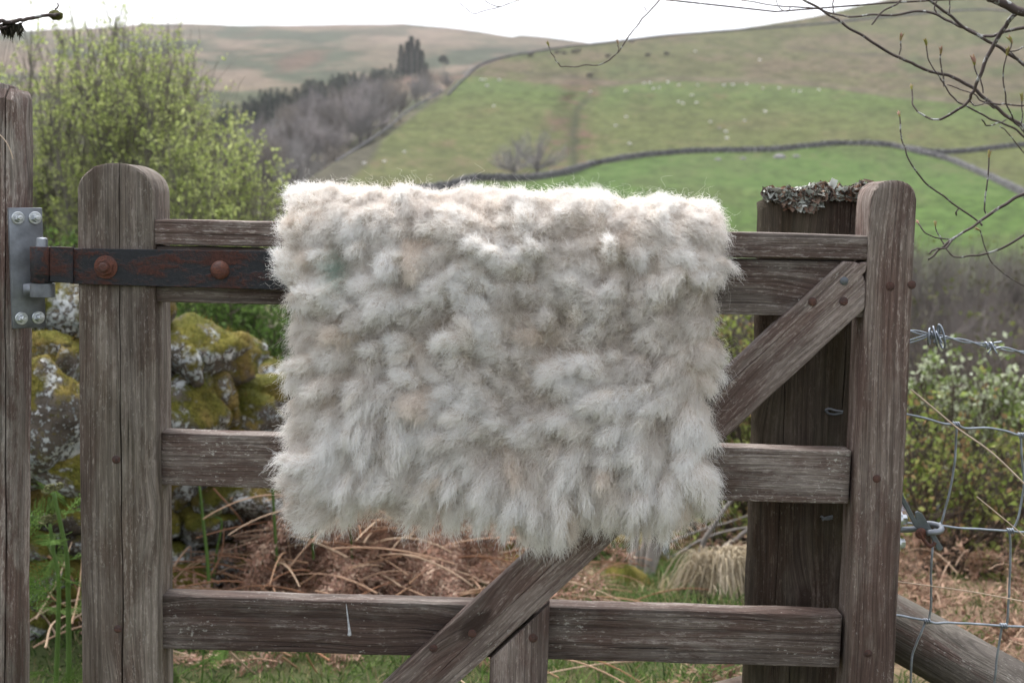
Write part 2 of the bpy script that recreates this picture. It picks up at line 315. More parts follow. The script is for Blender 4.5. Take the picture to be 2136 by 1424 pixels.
# diagonal brace, its top end cut to the stile and the cap rail
e0, e1 = P(883, 1422, YG + .001), P(1788, 590, YG + .001); ex = (e1 - e0).normalized(); e0 = e0 - ex * .42
wB = .0715; LB = (e1 - e0).length; MB_ = frame(e0, e1).inverted()
c1, c2, c3 = (MB_ @ P(*q_, YG + .001) for q_ in ((1757, 545), (1809, 547), (1803, 664)))
def brace_hi(v):
    if v > c2.y: return c2.x + (c1.x - c2.x) * (v - c2.y) / (c1.y - c2.y)
    return c2.x + (c3.x - c2.x) * (v - c2.y) / (c3.y - c2.y)
def brace_lo(v): return max(0.0, .0 + v * .5)
brace = board('diagonal_brace', e0, e1, wB * 1.03, wB * 1.0, .026, M_BRACE, gate, u_hi=brace_hi, nu=340, nv=34, seed=23, cracks=[(.020, .0011, .006, LB - .42, LB - .03, -.006), (-.004, .0009, .006, .42, .86, .008)], wob=.0012, r=.003)
# short centre bar, its head cut along the brace
k0, k1 = P(1081, 1424, YG + .003), P(1086, 1250, YG + .003); kx = (k1 - k0).normalized(); k0 = k0 + kx * ((ZB - k0.z) / kx.z)
wK = (P(1142, 1380, YG) - P(1021, 1380, YG)).length; MK = frame(k0, k1).inverted()
q1, q2 = MK @ P(1021, 1374, YG + .003), MK @ P(1145, 1257, YG + .003)
bar = board('centre_bar', k0, k1, wK, wK, .024, M_BRACE, gate, u_hi=lambda v: q1.x + (q2.x - q1.x) * (v - q1.y) / (q2.y - q1.y) - .002, nu=120, seed=31, r=.002)
for a in ((1857, 597), (1902, 594)): nail(*a, YG - .0005, rst)
for a in ((1829, 998), (1811, 1362)): nail(*a, YG - .0005, rst, .005)
for a in ((242, 958), (246, 1311)): nail(*a, YG - .0005, lst, .005)
for a in ((1695, 629), (1760, 628), (904, 1351), (985, 1321)): nail(*a, YG, brace)
nail(1761, 586, YG, brace, .0050, mat=M_GALV); nail(1112, 1330, YG + .0022, bar, .0056)
# splash of a bird dropping on the bottom rail
sp = smooth_path([(722, 1258), (724, 1275), (727, 1300), (729, 1318), (728, 1326)], 20); pts = PN(sp[:, 0], sp[:, 1], YG + .0268)
V, Q = tubes(pts[None], (np.interp(np.linspace(0, 1, 20), [0, .5, .9, 1], [.0004, .0016, .0034, .0014]))[None], 6); V[:, 1] = YG + .0268 + (V[:, 1] - YG - .0268) * .35
mesh('bird_dropping', V, Q, simple('dried_dropping', (.42, .43, .45), .8, .3, 200.0), low, None, True)
# strap hinge on the gate
def plate(poly, Y, th, mat, name, par, r=.0008):     # flat plate with outline given in pixels, th metres thick
    pf = [P(a, b, Y) for a, b in poly]; n = len(pf); V = [tuple(p) for p in pf] + [(p.x, p.y + th, p.z) for p in pf]
    me = bpy.data.meshes.new(name); me.from_pydata(V, [], [tuple(range(n))[::-1], tuple(range(n, 2 * n))] + [(i, (i + 1) % n, (i + 1) % n + n, i + n) for i in range(n)])
    me.materials.append(mat); o = link(bpy.data.objects.new(name, me), par); bv = o.modifiers.new('edge', 'BEVEL'); bv.width = r; bv.segments = 2; bv.limit_method = 'ANGLE'; return o
strap = plate([(146, 518), (146, 592), (560, 604), (900, 614), (900, 536), (560, 524)], YG - .0085, .007, M_STRAP, 'strap_hinge', gate)
plate([(104, 514), (104, 588), (152, 591), (152, 516)], YG - .013, .006, M_STRAP, 'strap_neck', strap)
kc = P(88, 552, YG - .002)
V, Q = xf(disc_stack([(.0085, -.0255), (.0155, -.0255), (.0163, -.0245), (.0163, .0245), (.0155, .0255), (.0085, .0255)], 28), Matrix.Translation(kc)); mesh('knuckle', V, Q, M_STRAP, strap, None, True, sharp=40)
def carriage_bolt(px, py, hexn, par):
    p = P(px, py, YG - .0085)
    if hexn:
        V, Q = merge(xf(disc_stack([(.0165, -.001), (.0165, .0016), (.0155, .0022), (.0001, .0022)], 24), to_cam(p)), xf(disc_stack([(.0125, .002), (.0125, .007), (.0112, .0085), (.0001, .0085)], 6), to_cam(p, .3)), xf(disc_stack([(.0068, .008), (.0068, .0125), (.005, .0138), (.0001, .0138)], 16), to_cam(p)))
    else: V, Q = xf(disc_stack([(.0136, -.001), (.0132, .0025), (.0112, .0055), (.008, .0076), (.004, .0087), (.0001, .009)], 24), to_cam(p))
    return mesh('bolt', V, Q, M_RUST, par, None, True, sharp=35)
carriage_bolt(221, 557, True, strap); carriage_bolt(459, 563, False, strap)

# ------------------------------------------------------------------ hanging post with its hinge plate
hp = empty('gate_post', P(-20, 1424, YG + .03)); hp.matrix_world = WM[hp.name]; tag(hp, 'tall brown post with peeling paint carrying the galvanised hinge plate', 'post')
YP = YG + .02
a, b = P(-74, 164, YP), P(-76, 1424, YP); dd = (a - b) / (a.z - b.z); b = b + dd * (-.1 - b.z); wP = (P(67, 800, YP) - P(-145, 800, YP)).length; LP = (a - b).length
board('timber', b, a, wP, wP, .085, M_HPOST, hp, r=.018, nv=60, nu=260, wob=.0016, seed=41, u_hi=lambda v: LP - .004 * abs(math.sin(v * 90)) - (.006 if v < -.045 else 0) - max(0, (abs(v) - wP / 2 + .012)) * 1.2,
      cracks=[(.000 - .062, .0022, .016, .2, LP + .05, .003)])
TLT = math.radians(38); PC = P(56, 559, YG + .028); pw, ph_, pt_ = .0235, .0865, .004
MP = Matrix.Translation(PC) @ Matrix.Rotation(TLT, 4, 'Z') @ Matrix.Rotation(math.radians(-1.0), 4, 'Y')
V, Q = box(-pw, pw, -pt_, pt_, -ph_, ph_); pl = mesh('hinge_plate', V, Q, M_GALV, hp, MP); bv = pl.modifiers.new('edge', 'BEVEL'); bv.width = .001; bv.segments = 2
for i, (x_, z_) in enumerate(((-.0115, .072), (.0125, .072), (-.0115, -.072), (.0125, -.072))):
    B_ = MP @ to_cam((x_, -pt_, z_)); V, Q = merge(xf(disc_stack([(.0092, 0), (.0092, .0016), (.0085, .0022), (.0001, .0022)], 22), B_), xf(disc_stack([(.0060, .002), (.0060, .0078), (.0052, .009), (.0001, .009)], 6), B_ @ Matrix.Rotation(.4 + i, 4, 'Z')), xf(disc_stack([(.0034, .009), (.0034, .0125), (.0026, .0133), (.0001, .0133)], 12), B_))
    mesh('bolt', V, Q, M_BOLT, pl, None, True, sharp=35)
V, Q = xf(disc_stack([(.0001, -.046), (.0165, -.046), (.0172, -.0453), (.0172, -.0265), (.0084, -.0265), (.0084, .0345), (.0078, .037), (.005, .0385), (.0001, .0388)], 28), Matrix.Translation(kc)); mesh('hinge_pin', V, Q, M_GALV, pl, None, True, sharp=40)
V, Q = box(kc.x - .026, kc.x - .004, kc.y - .004, kc.y + .034, kc.z - .045, kc.z - .028); mesh('pin_lug', V, Q, M_GALV, pl)

# ------------------------------------------------------------------ closing post behind the latch stile, crusted with lichen
cp = empty('closing_post', P(1700, 1424, 2.02)); tag(cp, 'dark square post topped with crusty grey lichen behind the latch end of the gate', 'post')
YC = 1.955
a, b = P(1712, 403, YC), P(1674, 1424, YC); dd = (a - b) / (a.z - b.z); b = b + dd * (-.15 - b.z); LC = (a - b).length; wC = (P(1832, 800, YC) - P(1579, 800, YC)).length
timber = board('timber', b, a, wC, wC * .985, .17, M_DARK, cp, r=.014, taper=.55, nv=46, nu=220, wob=.002, seed=51, cracks=[(-.045, .0018, .012, LC - .35, LC + .05), (.045, .0012, .010, .6, LC + .05), (.020, .0009, .006, .3, .8)],
      u_hi=lambda v: LC - .016 * (abs(2 * v / wC)) ** 5)
for pts in (((1722, 855), (1730, 852), (1742, 856), (1758, 858)), ((1722, 855), (1728, 862), (1742, 864), (1757, 860)), ((1712, 1076), (1722, 1082), (1736, 1080)), ((1715, 1084), (1724, 1079), (1737, 1076))):
    s = smooth_path([(*q_, 0) for q_ in pts], 8); V, Q = tubes(PN(s[:, 0], s[:, 1], YC - .002)[None], .0021, 6); mesh('staple', V, Q, M_GALV, cp, None, True)
# lichen: little crumpled cups
def lichen_cups(N, spot, nrm, size, seed):
    r = np.random.default_rng(seed); c = spot; th = np.linspace(0, 2 * np.pi, 8)[:-1]
    Vs = []; Qs = []; cols = []; n = len(c)
    a = r.normal(size=(n, 3)); nn = nrm + .75 * r.normal(size=(n, 3)); nn /= np.linalg.norm(nn, axis=1, keepdims=True); a = np.cross(a, nn); a /= np.linalg.norm(a, axis=1, keepdims=True); b = np.cross(nn, a)
    sz = size * (.5 + r.random(n)); rings = []
    for rr, hh in ((.12, 0), (.55, .55), (1., .75)):
        w = rr * (1 + .35 * r.normal(size=(n, 7))) ; h = hh + (.45 * r.normal(size=(n, 7)) if rr > .5 else 0)
        rings.append(c[:, None] + sz[:, None, None] * (w[..., None] * (np.cos(th)[None, :, None] * a[:, None] + np.sin(th)[None, :, None] * b[:, None]) + (h if np.ndim(h) else np.full((n, 7), h))[..., None] * nn[:, None]))
    V = np.stack(rings, 1); I = np.arange(n * 21).reshape(n, 3, 7); J = np.roll(I, -1, 2)
    Q = np.stack([I[:, :-1], J[:, :-1], J[:, 1:], I[:, 1:]], -1).reshape(-1, 4)
    pal = np.array([(.26, .275, .24), (.20, .19, .165), (.13, .075, .05), (.44, .45, .41), (.055, .04, .033), (.17, .12, .09)]); cc = pal[r.choice(6, n, p=[.25, .2, .2, .1, .12, .13])]
    C = np.repeat((cc * (.8 + .4 * r.random((n, 1))))[:, None], 21, 1).reshape(n, 3, 7, 3); C[:, 2] *= 1.25; C[:, 0] *= .5
    return V.reshape(-1, 3), Q, C.reshape(-1, 3)
n = 3600; xs = rng.random(n); pxl = 1597 + xs * 232; ys = rng.random(n) ** 1.0
edge = 403 - np.interp(pxl, [1597, 1650, 1700, 1760, 1800, 1830], [2, 8, 13, 16, 14, 4]) * 1.0
hgt = rng.random(n) * np.interp(pxl, [1597, 1640, 1700, 1760, 1800, 1829], [8, 14, 19, 24, 21, 12]) * (.6 + .5 * vn3(v3(pxl * .05, 1.0, 0), 4))
dep = rng.random(n) ** 1.4 * .15 - .006
spot = PN(pxl, 404, YC + dep); topz = np.array([P(x_, 404, YC).z for x_ in pxl]); spot[:, 2] = topz + hgt * .00075 - .004
fr_ = rng.random(n) < .25; drop = rng.random(n) ** 2 * np.interp(pxl, [1597, 1625, 1650, 1672, 1690, 1780, 1829], [8, 20, 34, 26, 4, 4, 10]) * .00074
spot[fr_, 1] = YC - .004 - rng.random(fr_.sum()) * .006; spot[fr_, 2] = topz[fr_] - drop[fr_]
nr = np.tile([0, -.35, 1.0], (n, 1)); nr[fr_] = (0, -1, .35)
V, Q, C = lichen_cups(n, spot, nr, .0052, 5); mesh('lichen', V, Q, tinted('lichen_crust', .9), cp, None, False, C)

# ------------------------------------------------------------------ latch hardware on the stile
la = empty('gate_latch', P(1885, 1103, YG + .04)); tag(la, 'galvanised hook and flat lever latch with a rusty split link on the stile', 'latch')
s = smooth_path([(1840, 1105), (1880, 1104), (1905, 1103), (1916, 1098), (1935, 1092), (1955, 1095), (1964, 1102), (1958, 1108), (1935, 1111)], 40)
dY = np.interp(np.linspace(0, 1, 40), [0, .45, .8, 1], [.04, .045, .02, .005]); V, Q = tubes(PN(s[:, 0], s[:, 1], YG + dY)[None], np.full((1, 40), .0045), 8); mesh('hook', V, Q, M_GALV, la, None, True)
plate([(1862, 1008), (1872, 1010), (1911, 1083), (1910, 1069), (1915, 1066), (1924, 1071), (1968, 1143), (1962, 1149), (1955, 1146), (1940, 1115), (1908, 1098)], YG + .02, .005, simple('dull_steel', (.12, .135, .14), .5, .2, 60.0, .6), 'lever', la)
s = smooth_path([(1916, 1108), (1922, 1116), (1931, 1131), (1940, 1138), (1948, 1134), (1951, 1130)], 20); V, Q = tubes(PN(s[:, 0], s[:, 1], YG + .015)[None], .0028, 8)
V2, Q2 = xf(disc_stack([(.0001, -.003), (.0075, -.003), (.0085, .0), (.0075, .003), (.0001, .003)], 12), to_cam(P(1921, 1112, YG + .016))); V, Q = merge((V, Q), (V2, Q2)); mesh('rusty_link', V, Q, M_RUST, la, None, True)
for y_ in (1083, 1133):
    p = P(1877 if y_ < 1100 else 1873, y_, YG + .036); Mr = Matrix.Translation(p) @ Matrix.Rotation(math.pi / 2, 4, 'Y')
    V, Q = merge(xf(disc_stack([(.0125, -.004), (.0125, .0015), (.0001, .0018)], 20), Mr), xf(disc_stack([(.0078, .001), (.0078, .0085), (.0068, .0098), (.0001, .0098)], 6), Mr)); mesh('bolt', V, Q, M_BOLT, la, None, True, sharp=35)

# ------------------------------------------------------------------ wire fence running off from the closing post
wf = empty('wire_fence', P(1990, 1424, 1.98)); tag(wf, 'galvanised stock netting with a strand of barbed wire stretched from the closing post', 'fence')
YW = 1.965
def wire(pts, name, r=.0019, n=60, Y=YW, dY=None):
    s = smooth_path(pts, n); w = PN(s[:, 0], s[:, 1], Y if dY is None else Y + np.linspace(*dY, n)); w[:, 1] += .0015 * vn3(v3(s[:, 0] * .05, s[:, 1] * .05, len(pts)), 3)
    V, Q = tubes(w[None], np.full((1, n), r), 6); return V, Q, w
rows = [[(1860, 858), (1888, 863), (1930, 872), (1968, 883), (1995, 885), (2015, 893), (2060, 892), (2100, 899), (2130, 908), (2200, 915), (2400, 930)],
        [(1890, 1090), (1945, 1094), (1962, 1095), (2000, 1101), (2045, 1103), (2105, 1107), (2150, 1110), (2400, 1118)],
        [(1840, 1280), (1880, 1284), (1932, 1294), (1952, 1299), (1975, 1298), (2040, 1301), (2090, 1305), (2150, 1307), (2400, 1318)]]
for q_ in rows: V, Q, _ = wire(q_, 'wire', .0019); mesh('horizontal_wire', V, Q, M_WIRE, wf, None, True)
cols_ = [[(1995, 885), (1994, 930), (1990, 975), (1982, 1020), (1972, 1060), (1962, 1095)], [(1951, 1096), (1946, 1140), (1942, 1180), (1942, 1259), (1938, 1294)], [(1931, 1296), (1921, 1318), (1910, 1345), (1901, 1378), (1899, 1440)],
         [(2130, 908), (2131, 950), (2136, 1000), (2132, 1040), (2122, 1085), (2111, 1107)], [(2106, 1107), (2108, 1140), (2107, 1181), (2104, 1250), (2101, 1305)], [(2090, 1305), (2085, 1340), (2079, 1375), (2073, 1440)]]
for q_ in cols_: V, Q, _ = wire(q_, 'wire', .0018, 40); mesh('upright_wire', V, Q, M_WIRE, wf, None, True)
for x_, y_ in ((1995, 885), (2131, 908), (1957, 1095), (2108, 1107), (1934, 1295), (2094, 1305)):
    u = np.linspace(0, 1, 40); p = np.array(P(x_, y_, YW)); h = np.stack([p[0] + (u - .5) * .011, p[1] + .0033 * np.cos(u * 6 * np.pi), p[2] + .0036 * np.sin(u * 6 * np.pi)], -1)
    V, Q = tubes(h[None], .0013, 5); mesh('knot', V, Q, M_WIRE, wf, None, True)
ctrl = smooth_path([(1850, 682), (1900, 690), (1950, 700), (2000, 709), (2062, 721), (2100, 728), (2136, 735), (2200, 746), (2400, 775)], 420); w = PN(ctrl[:, 0], ctrl[:, 1], YW - .01)
ph = np.cumsum(np.r_[0, np.linalg.norm(np.diff(w, axis=0), axis=1)]) / .034 * 2 * np.pi * .5
st = [w + .0021 * np.stack([0 * ph, np.cos(ph + o_), np.sin(ph + o_)], -1) for o_ in (0, np.pi)]
sl_ = PN(*[smooth_path([(1840, 724), (1895, 715), (1925, 706), (1942, 697)], 420)[:, i] for i in (0, 1)], YW - .012)
V, Q = tubes(np.stack(st + [sl_, sl_ + np.array([0, 0, .0022]) * np.sin(np.linspace(0, 3, 420))[:, None] * 2]), .0014, 6); bw = mesh('barbed_wire', V, Q, M_WIRE, wf, None, True)
def barb(x_, y_, big):
    p = np.array(P(x_, y_, YW - .01)); u = np.linspace(0, 1, 46); out = []
    for s_, (dx, dz) in ((0, (.007, -.013)), (1, (.013, .004)), (2, (-.007, -.010)), (3, (-.003, .012) if big else (.010, .002))):
        h = np.stack([p[0] + (u - .5) * .010 + (s_ - 1.5) * .002, p[1] + .0048 * np.cos(u * 9 + s_ * 1.6), p[2] + .0052 * np.sin(u * 9 + s_ * 1.6)], -1)
        tip = h[-1:] + np.linspace(0, 1, 8)[1:, None] * np.array([dx, -.004, dz]); out.append(np.vstack([h, tip]))
    if big:
        for s_ in range(3):
            c0 = p + np.array([(s_ - 1) * .009 + .001, 0, -.002]); a_ = np.linspace(0, 2 * np.pi * 1.1, 53); out.append(c0 + np.stack([.004 * np.cos(a_ + s_) * (1.2 if s_ else 1), .008 * np.cos(a_), (.012 + .003 * s_) * np.sin(a_)], -1))
    V, Q = tubes(np.stack(out), .00135 if not big else .0017, 6); mesh('barb', V, Q, M_WIRE, bw, None, True)
barb(1950, 699, True); barb(2064, 721, False)
# leaning strut logs of the fence
def log(name, pa, pb, ra, rb, mat, label, seed):
    u = np.linspace(0, 1, 70); th = np.linspace(0, 2 * np.pi, 41)[:-1]; ax = (pb - pa).normalized(); s_ = ax.cross(Vector((0, 1, 0))).normalized(); t_ = ax.cross(s_); L = (pb - pa).length
    rr = (ra + (rb - ra) * u)[:, None] * (1 + .05 * fbm(v3(u[:, None] * 3, np.cos(th) * 1.2 + seed, np.sin(th) * 1.2), seed, 3)); rr[0] *= .93; rr[-1] *= .93
    V = np.stack([np.broadcast_to((u * L)[:, None], rr.shape), rr * np.cos(th), rr * np.sin(th)], -1).reshape(-1, 3); I = np.arange(70 * 40).reshape(70, 40); J = np.roll(I, -1, 1)
    Q = np.stack([I[:-1], J[:-1], J[1:], I[1:]], -1).reshape(-1, 4); n0 = len(V); V = np.vstack([V, [[0, 0, 0], [L, 0, 0]]])
    T = np.concatenate([np.stack([J[0], I[0], np.full(40, n0)], -1), np.stack([I[-1], J[-1], np.full(40, n0 + 1)], -1)])
    M = Matrix(((ax.x, s_.x, t_.x, pa.x), (ax.y, s_.y, t_.y, pa.y), (ax.z, s_.z, t_.z, pa.z), (0, 0, 0, 1)))
    o = mesh(name, V, Q, mat, None, M, True, sharp=50, tri=T); tag(o, label, 'fence strut'); return o
log('fence_strut', P(1826, 1283, 2.15), P(2290, 1548, 2.05), .052, .056, M_STRUT, 'round grey log strut leaning down behind the wire netting', 3)
log('fence_strut', P(1770, 1405, 2.22), P(1180, 1560, 2.25), .045, .045, M_DARK, 'dark timber strut sloping down behind the bottom rail by the closing post', 8)
# ------------------------------------------------------------------ terrain: near ground, facing hillside, far fell
def lut(x, tab): a = np.array(tab, float); return np.interp(x, a[:, 0], a[:, 1])
G_Y = [(-4, .02), (0, .02), (3, 0), (4, -.05), (5.6, -.32), (8, -.85), (11, -1.55), (18, -3.2), (24, -4.9), (60, -6.5), (120, -6), (170, -3.5)]
def gz(x, y):
    x = np.asarray(x, float); y = np.asarray(y, float)
    z = lut(y, G_Y) + .03 * fbm(v3(x * 1.3, y * 1.3, 0), 2, 3) * np.clip(y, 0, 20) / 4 + .012 * fbm(v3(x * 7, y * 7, 0), 5, 3)
    return z
DA = [(-.06, 112), (-.03, 135), (.0, 170), (.02, 198), (.045, 285), (.065, 330), (.09, 390), (.12, 500), (.145, 640), (.17, 760), (.21, 900)]
DB = [(-.03, 230), (.0, 300), (.03, 370), (.05, 430), (.07, 500), (.09, 600), (.12, 1000), (.15, 1750), (.18, 2200)]
RA = [(-700, 560), (100, 520), (300, 480), (500, 440), (600, 405), (700, 335), (800, 290), (870, 235), (930, 185), (975, 158), (1000, 143), (1050, 122), (1150, 103), (1240, 91), (1300, 84), (1390, 74), (1480, 67), (1600, 52), (1700, 34), (1830, 4), (2000, -40), (2250, -110), (2900, -200)]
RB = [(-900, 120), (-200, 85), (100, 62), (250, 56), (310, 50), (400, 49), (480, 53), (620, 53), (700, 52), (840, 50), (920, 57), (1000, 67), (1070, 77), (1085, 74), (1140, 78), (1230, 90), (1400, 105), (1700, 140), (2900, 200)]
def ptA(px, py):                                    # point on the hillside seen at that pixel
    e = elev(px, py); D = lut(e, DA); D = D * (1 + .022 * fbm(v3(np.asarray(px) * .006, e * 40, 0), 21, 4))
    gx = lut(py, [(60, 1260), (150, 1215), (230, 1196), (300, 1212), (360, 1230), (420, 1150)]); D = D * (1 + .045 * np.exp(-((np.asarray(px) - gx) / 30.) ** 2) * np.clip((np.asarray(py) - 130) / 80., 0, 1))
    return PN(px, py, D)
def ptB(px, py):
    e = elev(px, py); D = lut(e, DB) * (1 + .05 * fbm(v3(np.asarray(px) * .004, e * 30, 0), 31, 4)); return PN(px, py, D)
def poly_in(px, py, poly):
    c = np.zeros(px.shape, bool); n = len(poly)
    for i in range(n):
        (x0, y0), (x1, y1) = poly[i], poly[(i + 1) % n]
        c ^= ((y0 > py) != (y1 > py)) & (px < (x1 - x0) * (py - y0) / ((y1 - y0) if y1 != y0 else 1e-9) + x0)
    return c
def sheet(name, fn, ridge, ybot, px0, px1, nx, ny, colfn, mat, backdrop):
    px = np.linspace(px0, px1, nx); yr = lut(px, ridge) + 1.6 * fbm(v3(px * .02, 0, 0), 8, 3); t = np.linspace(0, 1, ny) ** 1.15
    PX = np.repeat(px[None], ny, 0); PY = yr[None] + (ybot - yr[None]) * t[:, None]
    V = fn(PX, PY); back = []
    for s_, dz in ((1.04, -.01), (1.25, -.12), (1.6, -.35)):   # the hill rolls over and drops behind its crest
        b = V[0].copy(); b[:, :2] *= s_; b[:, 2] = V[0][:, 2] * (1 + dz) - 2 * (s_ - 1); back.append(b)
    C = colfn(PX, PY, V); V = np.concatenate([np.stack(back[::-1]), V]); C = np.concatenate([np.repeat(C[:1], 3, 0), C])
    I = np.arange(V.shape[0] * nx).reshape(-1, nx); Q = np.stack([I[:-1, :-1], I[1:, :-1], I[1:, 1:], I[:-1, 1:]], -1).reshape(-1, 4)
    o = mesh(name, V.reshape(-1, 3), Q, mat, None, None, True, C.reshape(-1, 3)); return tag(o, kind='structure')
def blend(C, m, c): m = np.clip(m, 0, 1)[..., None]; return C * (1 - m) + np.array(c) * m
def ss(x, a, b): t = np.clip((x - a) / (b - a), 0, 1); return t * t * (3 - 2 * t)
W1 = [(700, 425), (820, 408), (940, 392), (990, 378), (1100, 377), (1180, 364), (1240, 346), (1330, 330), (1450, 319), (1600, 316), (1680, 309), (1750, 303), (1850, 306), (1920, 322), (1980, 337), (2050, 367), (2136, 410), (2300, 500)]
W1b = [(1890, 313), (1950, 321), (2000, 320), (2070, 313), (2136, 306), (2400, 290)]
def colA(px, py, V):
    e = elev(px, py) * 100; n1 = fbm(v3(px * .012, py * .05, 0), 41, 5, .6); n2 = fbm(v3(px * .05, py * .16, 3), 42, 5, .65); n3 = fbm(v3(px * .004 + py * .006, py * .02, 9), 43, 4)
    up = lut(px, [(900, 165), (1000, 158), (1090, 172), (1180, 178), (1290, 180), (1400, 170), (1620, 176), (1730, 184), (1850, 203), (1950, 212), (2136, 228), (2400, 240)])
    C = np.ones(px.shape + (3,)) * np.array((.112, .122, .046))
    C = blend(C, ss(n1 + n3 * .7, -.1, .5) * .55, (.125, .115, .055))
    C = blend(C, (1 - ss(py - up, 10, 80)) * .55 + .12, (.088, .134, .040))
    C = blend(C, ss(n2 + n1, .25, .8) * .5, (.12, .085, .05))
    m = 1 - ss(py - up + 3 * n2, -2, 2); moor = np.ones_like(C) * np.array((.108, .110, .050)); moor = blend(moor, ss(n1 + n2 * .5, -.15, .45) * .75, (.135, .105, .072)); moor = blend(moor, ss(-n1 + n3, .1, .7) * .5, (.060, .092, .035)); moor = blend(moor, ss(n2, .3, .6) * .3, (.05, .06, .03))
    moor = blend(moor, ss(px, 1500, 1900) * ss(py, 60, 130) * ss(n1, -.5, .2) * .5, (.14, .11, .075))
    C = C * (1 - m[..., None]) + moor * m[..., None]
    C = blend(C, np.exp(-((py - up + 6) / 5.) ** 2) * .5 * (px > 1150), (.15, .12, .09))
    w = lut(px, W1); lo = ss(py - w, -1, 2) * (px > 950); field = np.ones_like(C) * np.array((.088, .145, .038)); field = blend(field, ss(n1 + n3, -.2, .6) * .6, (.098, .118, .046)); field = blend(field, ss(lut(px, [(1500, 470), (1900, 500), (2136, 505)]) - py, 60, 150) * ss(n2, 0, .5) * .5, (.085, .075, .04))
    C = C * (1 - lo[..., None]) + field * lo[..., None]
    gx = lut(py, [(100, 1235), (160, 1225), (190, 1222), (230, 1185), (260, 1180), (330, 1178), (370, 1190)]); gw = lut(py, [(150, 40), (180, 45), (230, 45), (300, 62), (360, 62)])
    g = np.exp(-((px - gx + 15 * n1) / gw) ** 4) * ss(py, 150, 185) * (1 - ss(py - w, -6, 0)); g = g * (.25 + .75 * ss(n1 + n2, -.25, .2)); C = blend(C, g * (.35 + .5 * ss(n2, -.3, .3)), (.120, .078, .056)); C = blend(C, np.exp(-((px - gx - 34 - 22 * n1) / 13.) ** 2) * ss(py, 230, 260) * (1 - ss(py - w, -30, -5)) * ss(n2, -.1, .2) * .7, (.125, .070, .055)); C = blend(C, np.exp(-((px - gx - 18 + 9 * n2) / 9.) ** 2) * ss(py, 180, 215) * (1 - ss(py - w, -6, 0)) * .7, (.045, .052, .03))
    g3 = np.exp(-((px - 1020) / 170.) ** 2 - ((py - 338) / 38.) ** 2) * (1 - lo); C = blend(C, g3 * ss(n2 + .3 * n1, -.1, .35) * .6, (.13, .09, .06))
    left = (1 - ss(px - lut(py, [(150, 960), (190, 945), (230, 880), (290, 800), (340, 770), (400, 700)]), -12, 12)) * (py > 140); C = blend(C, left, (.095, .088, .06))
    C = blend(C, ss(py, 500, 560), (.07, .075, .045))
    for x0, y0, x1, w_ in ((1800, 110, 1980, .5), (1650, 100, 1830, .45), (1900, 160, 2136, .5), (1080, 150, 1260, .5)): C = blend(C, np.exp(-((py - y0 - (px - x0) * .1 - 6 * n2) / 3.) ** 2) * ss(px, x0 - 20, x0 + 20) * (1 - ss(px, x1 - 20, x1 + 20)) * w_, (.055, .055, .038))
    return C * (.64 + .36 * n2[..., None])
def colB(px, py, V):
    n1 = fbm(v3(px * .006, py * .055, 0), 51, 5, .55); n2 = fbm(v3(px * .05, py * .22, 3), 52, 4, .6); n3 = fbm(v3(px * .003, py * .02 + px * .004, 3), 53, 3, .6)
    C = np.ones(px.shape + (3,)) * np.array((.135, .112, .082)); C = blend(C, ss(n1, -.02, .16) * .85, (.050, .066, .042)); C = blend(C, ss(-n1 + n3 * .5, .02, .25) * .7, (.19, .145, .115)); C = blend(C, ss(n3 + n1 * .4, .06, .25) * .6, (.135, .075, .058)); C = blend(C, ss(fbm(v3(px * .012, py * .12, 7), 55, 4), .12, .3) * .6, (.045, .055, .035))
    C = blend(C, ss(py, 150, 230) * .35, (.10, .115, .055)); C = blend(C, ss(py, 225, 300) * .6, (.07, .066, .045)); return C * (.72 + .30 * n2[..., None]) * np.array((.98, .98, .93))
M_HILL = tinted('hill_turf', .95, 0, .05, .55, .30)
sheet('hillside', ptA, RA, 640, -700, 2900, 1300, 330, colA, M_HILL, 0)
sheet('far_hill', ptB, RB, 520, -900, 2900, 900, 210, colB, M_HILL, 0)
# near ground sheet, out to the foot of the hillside
gx_ = np.concatenate([np.linspace(-160, -8, 40), np.linspace(-7.8, 7.8, 220), np.linspace(8, 160, 40)]); gy_ = np.concatenate([np.linspace(-6, 2.4, 14), np.linspace(2.5, 12, 200), np.linspace(12.3, 172, 130)])
X, Y = np.meshgrid(gx_, gy_); Z = gz(X, Y); n1 = fbm(v3(X * 1.1, Y * 1.1, 0), 61, 4); n2 = fbm(v3(X * 6, Y * 6, 2), 62, 4)
C = np.ones(X.shape + (3,)) * np.array((.050, .062, .024)); C = blend(C, ss(n1, .0, .35) * .6, (.15, .125, .06)); C = blend(C, ss(n2, .1, .5) * .5, (.07, .055, .03))
C = blend(C, ss(X, .7, 1.2) * ss(Y, 2.9, 3.6), (.17, .115, .078)); C = blend(C, ss(Y, 26, 40), (.085, .08, .05)); C = C * (1 + .3 * n2[..., None])
I = np.arange(X.size).reshape(X.shape); Q = np.stack([I[:-1, :-1], I[:-1, 1:], I[1:, 1:], I[1:, :-1]], -1).reshape(-1, 4)
tag(mesh('ground', v3(X, Y, Z).reshape(-1, 3), Q, tinted('earth', .95, 0, .1, 30.0, .35), None, None, True, C.reshape(-1, 3)), kind='structure')
# water glimpsed between the bushes
kw = NT('river_water', .25, .5); kw.col(kw.ramp(kw.noise(kw.mul(kw.obj(), (6, .6, 1)), 1.0, 4, .6), [(.35, (.09, .10, .15)), (.7, (.22, .23, .28))]))
V = np.array([(5.5, 19.5, -3.95), (60, 26, -3.95), (60, 31, -3.95), (5.0, 23.8, -3.95)]); tag(mesh('river', V, [(0, 1, 2, 3)], kw.m), kind='structure')

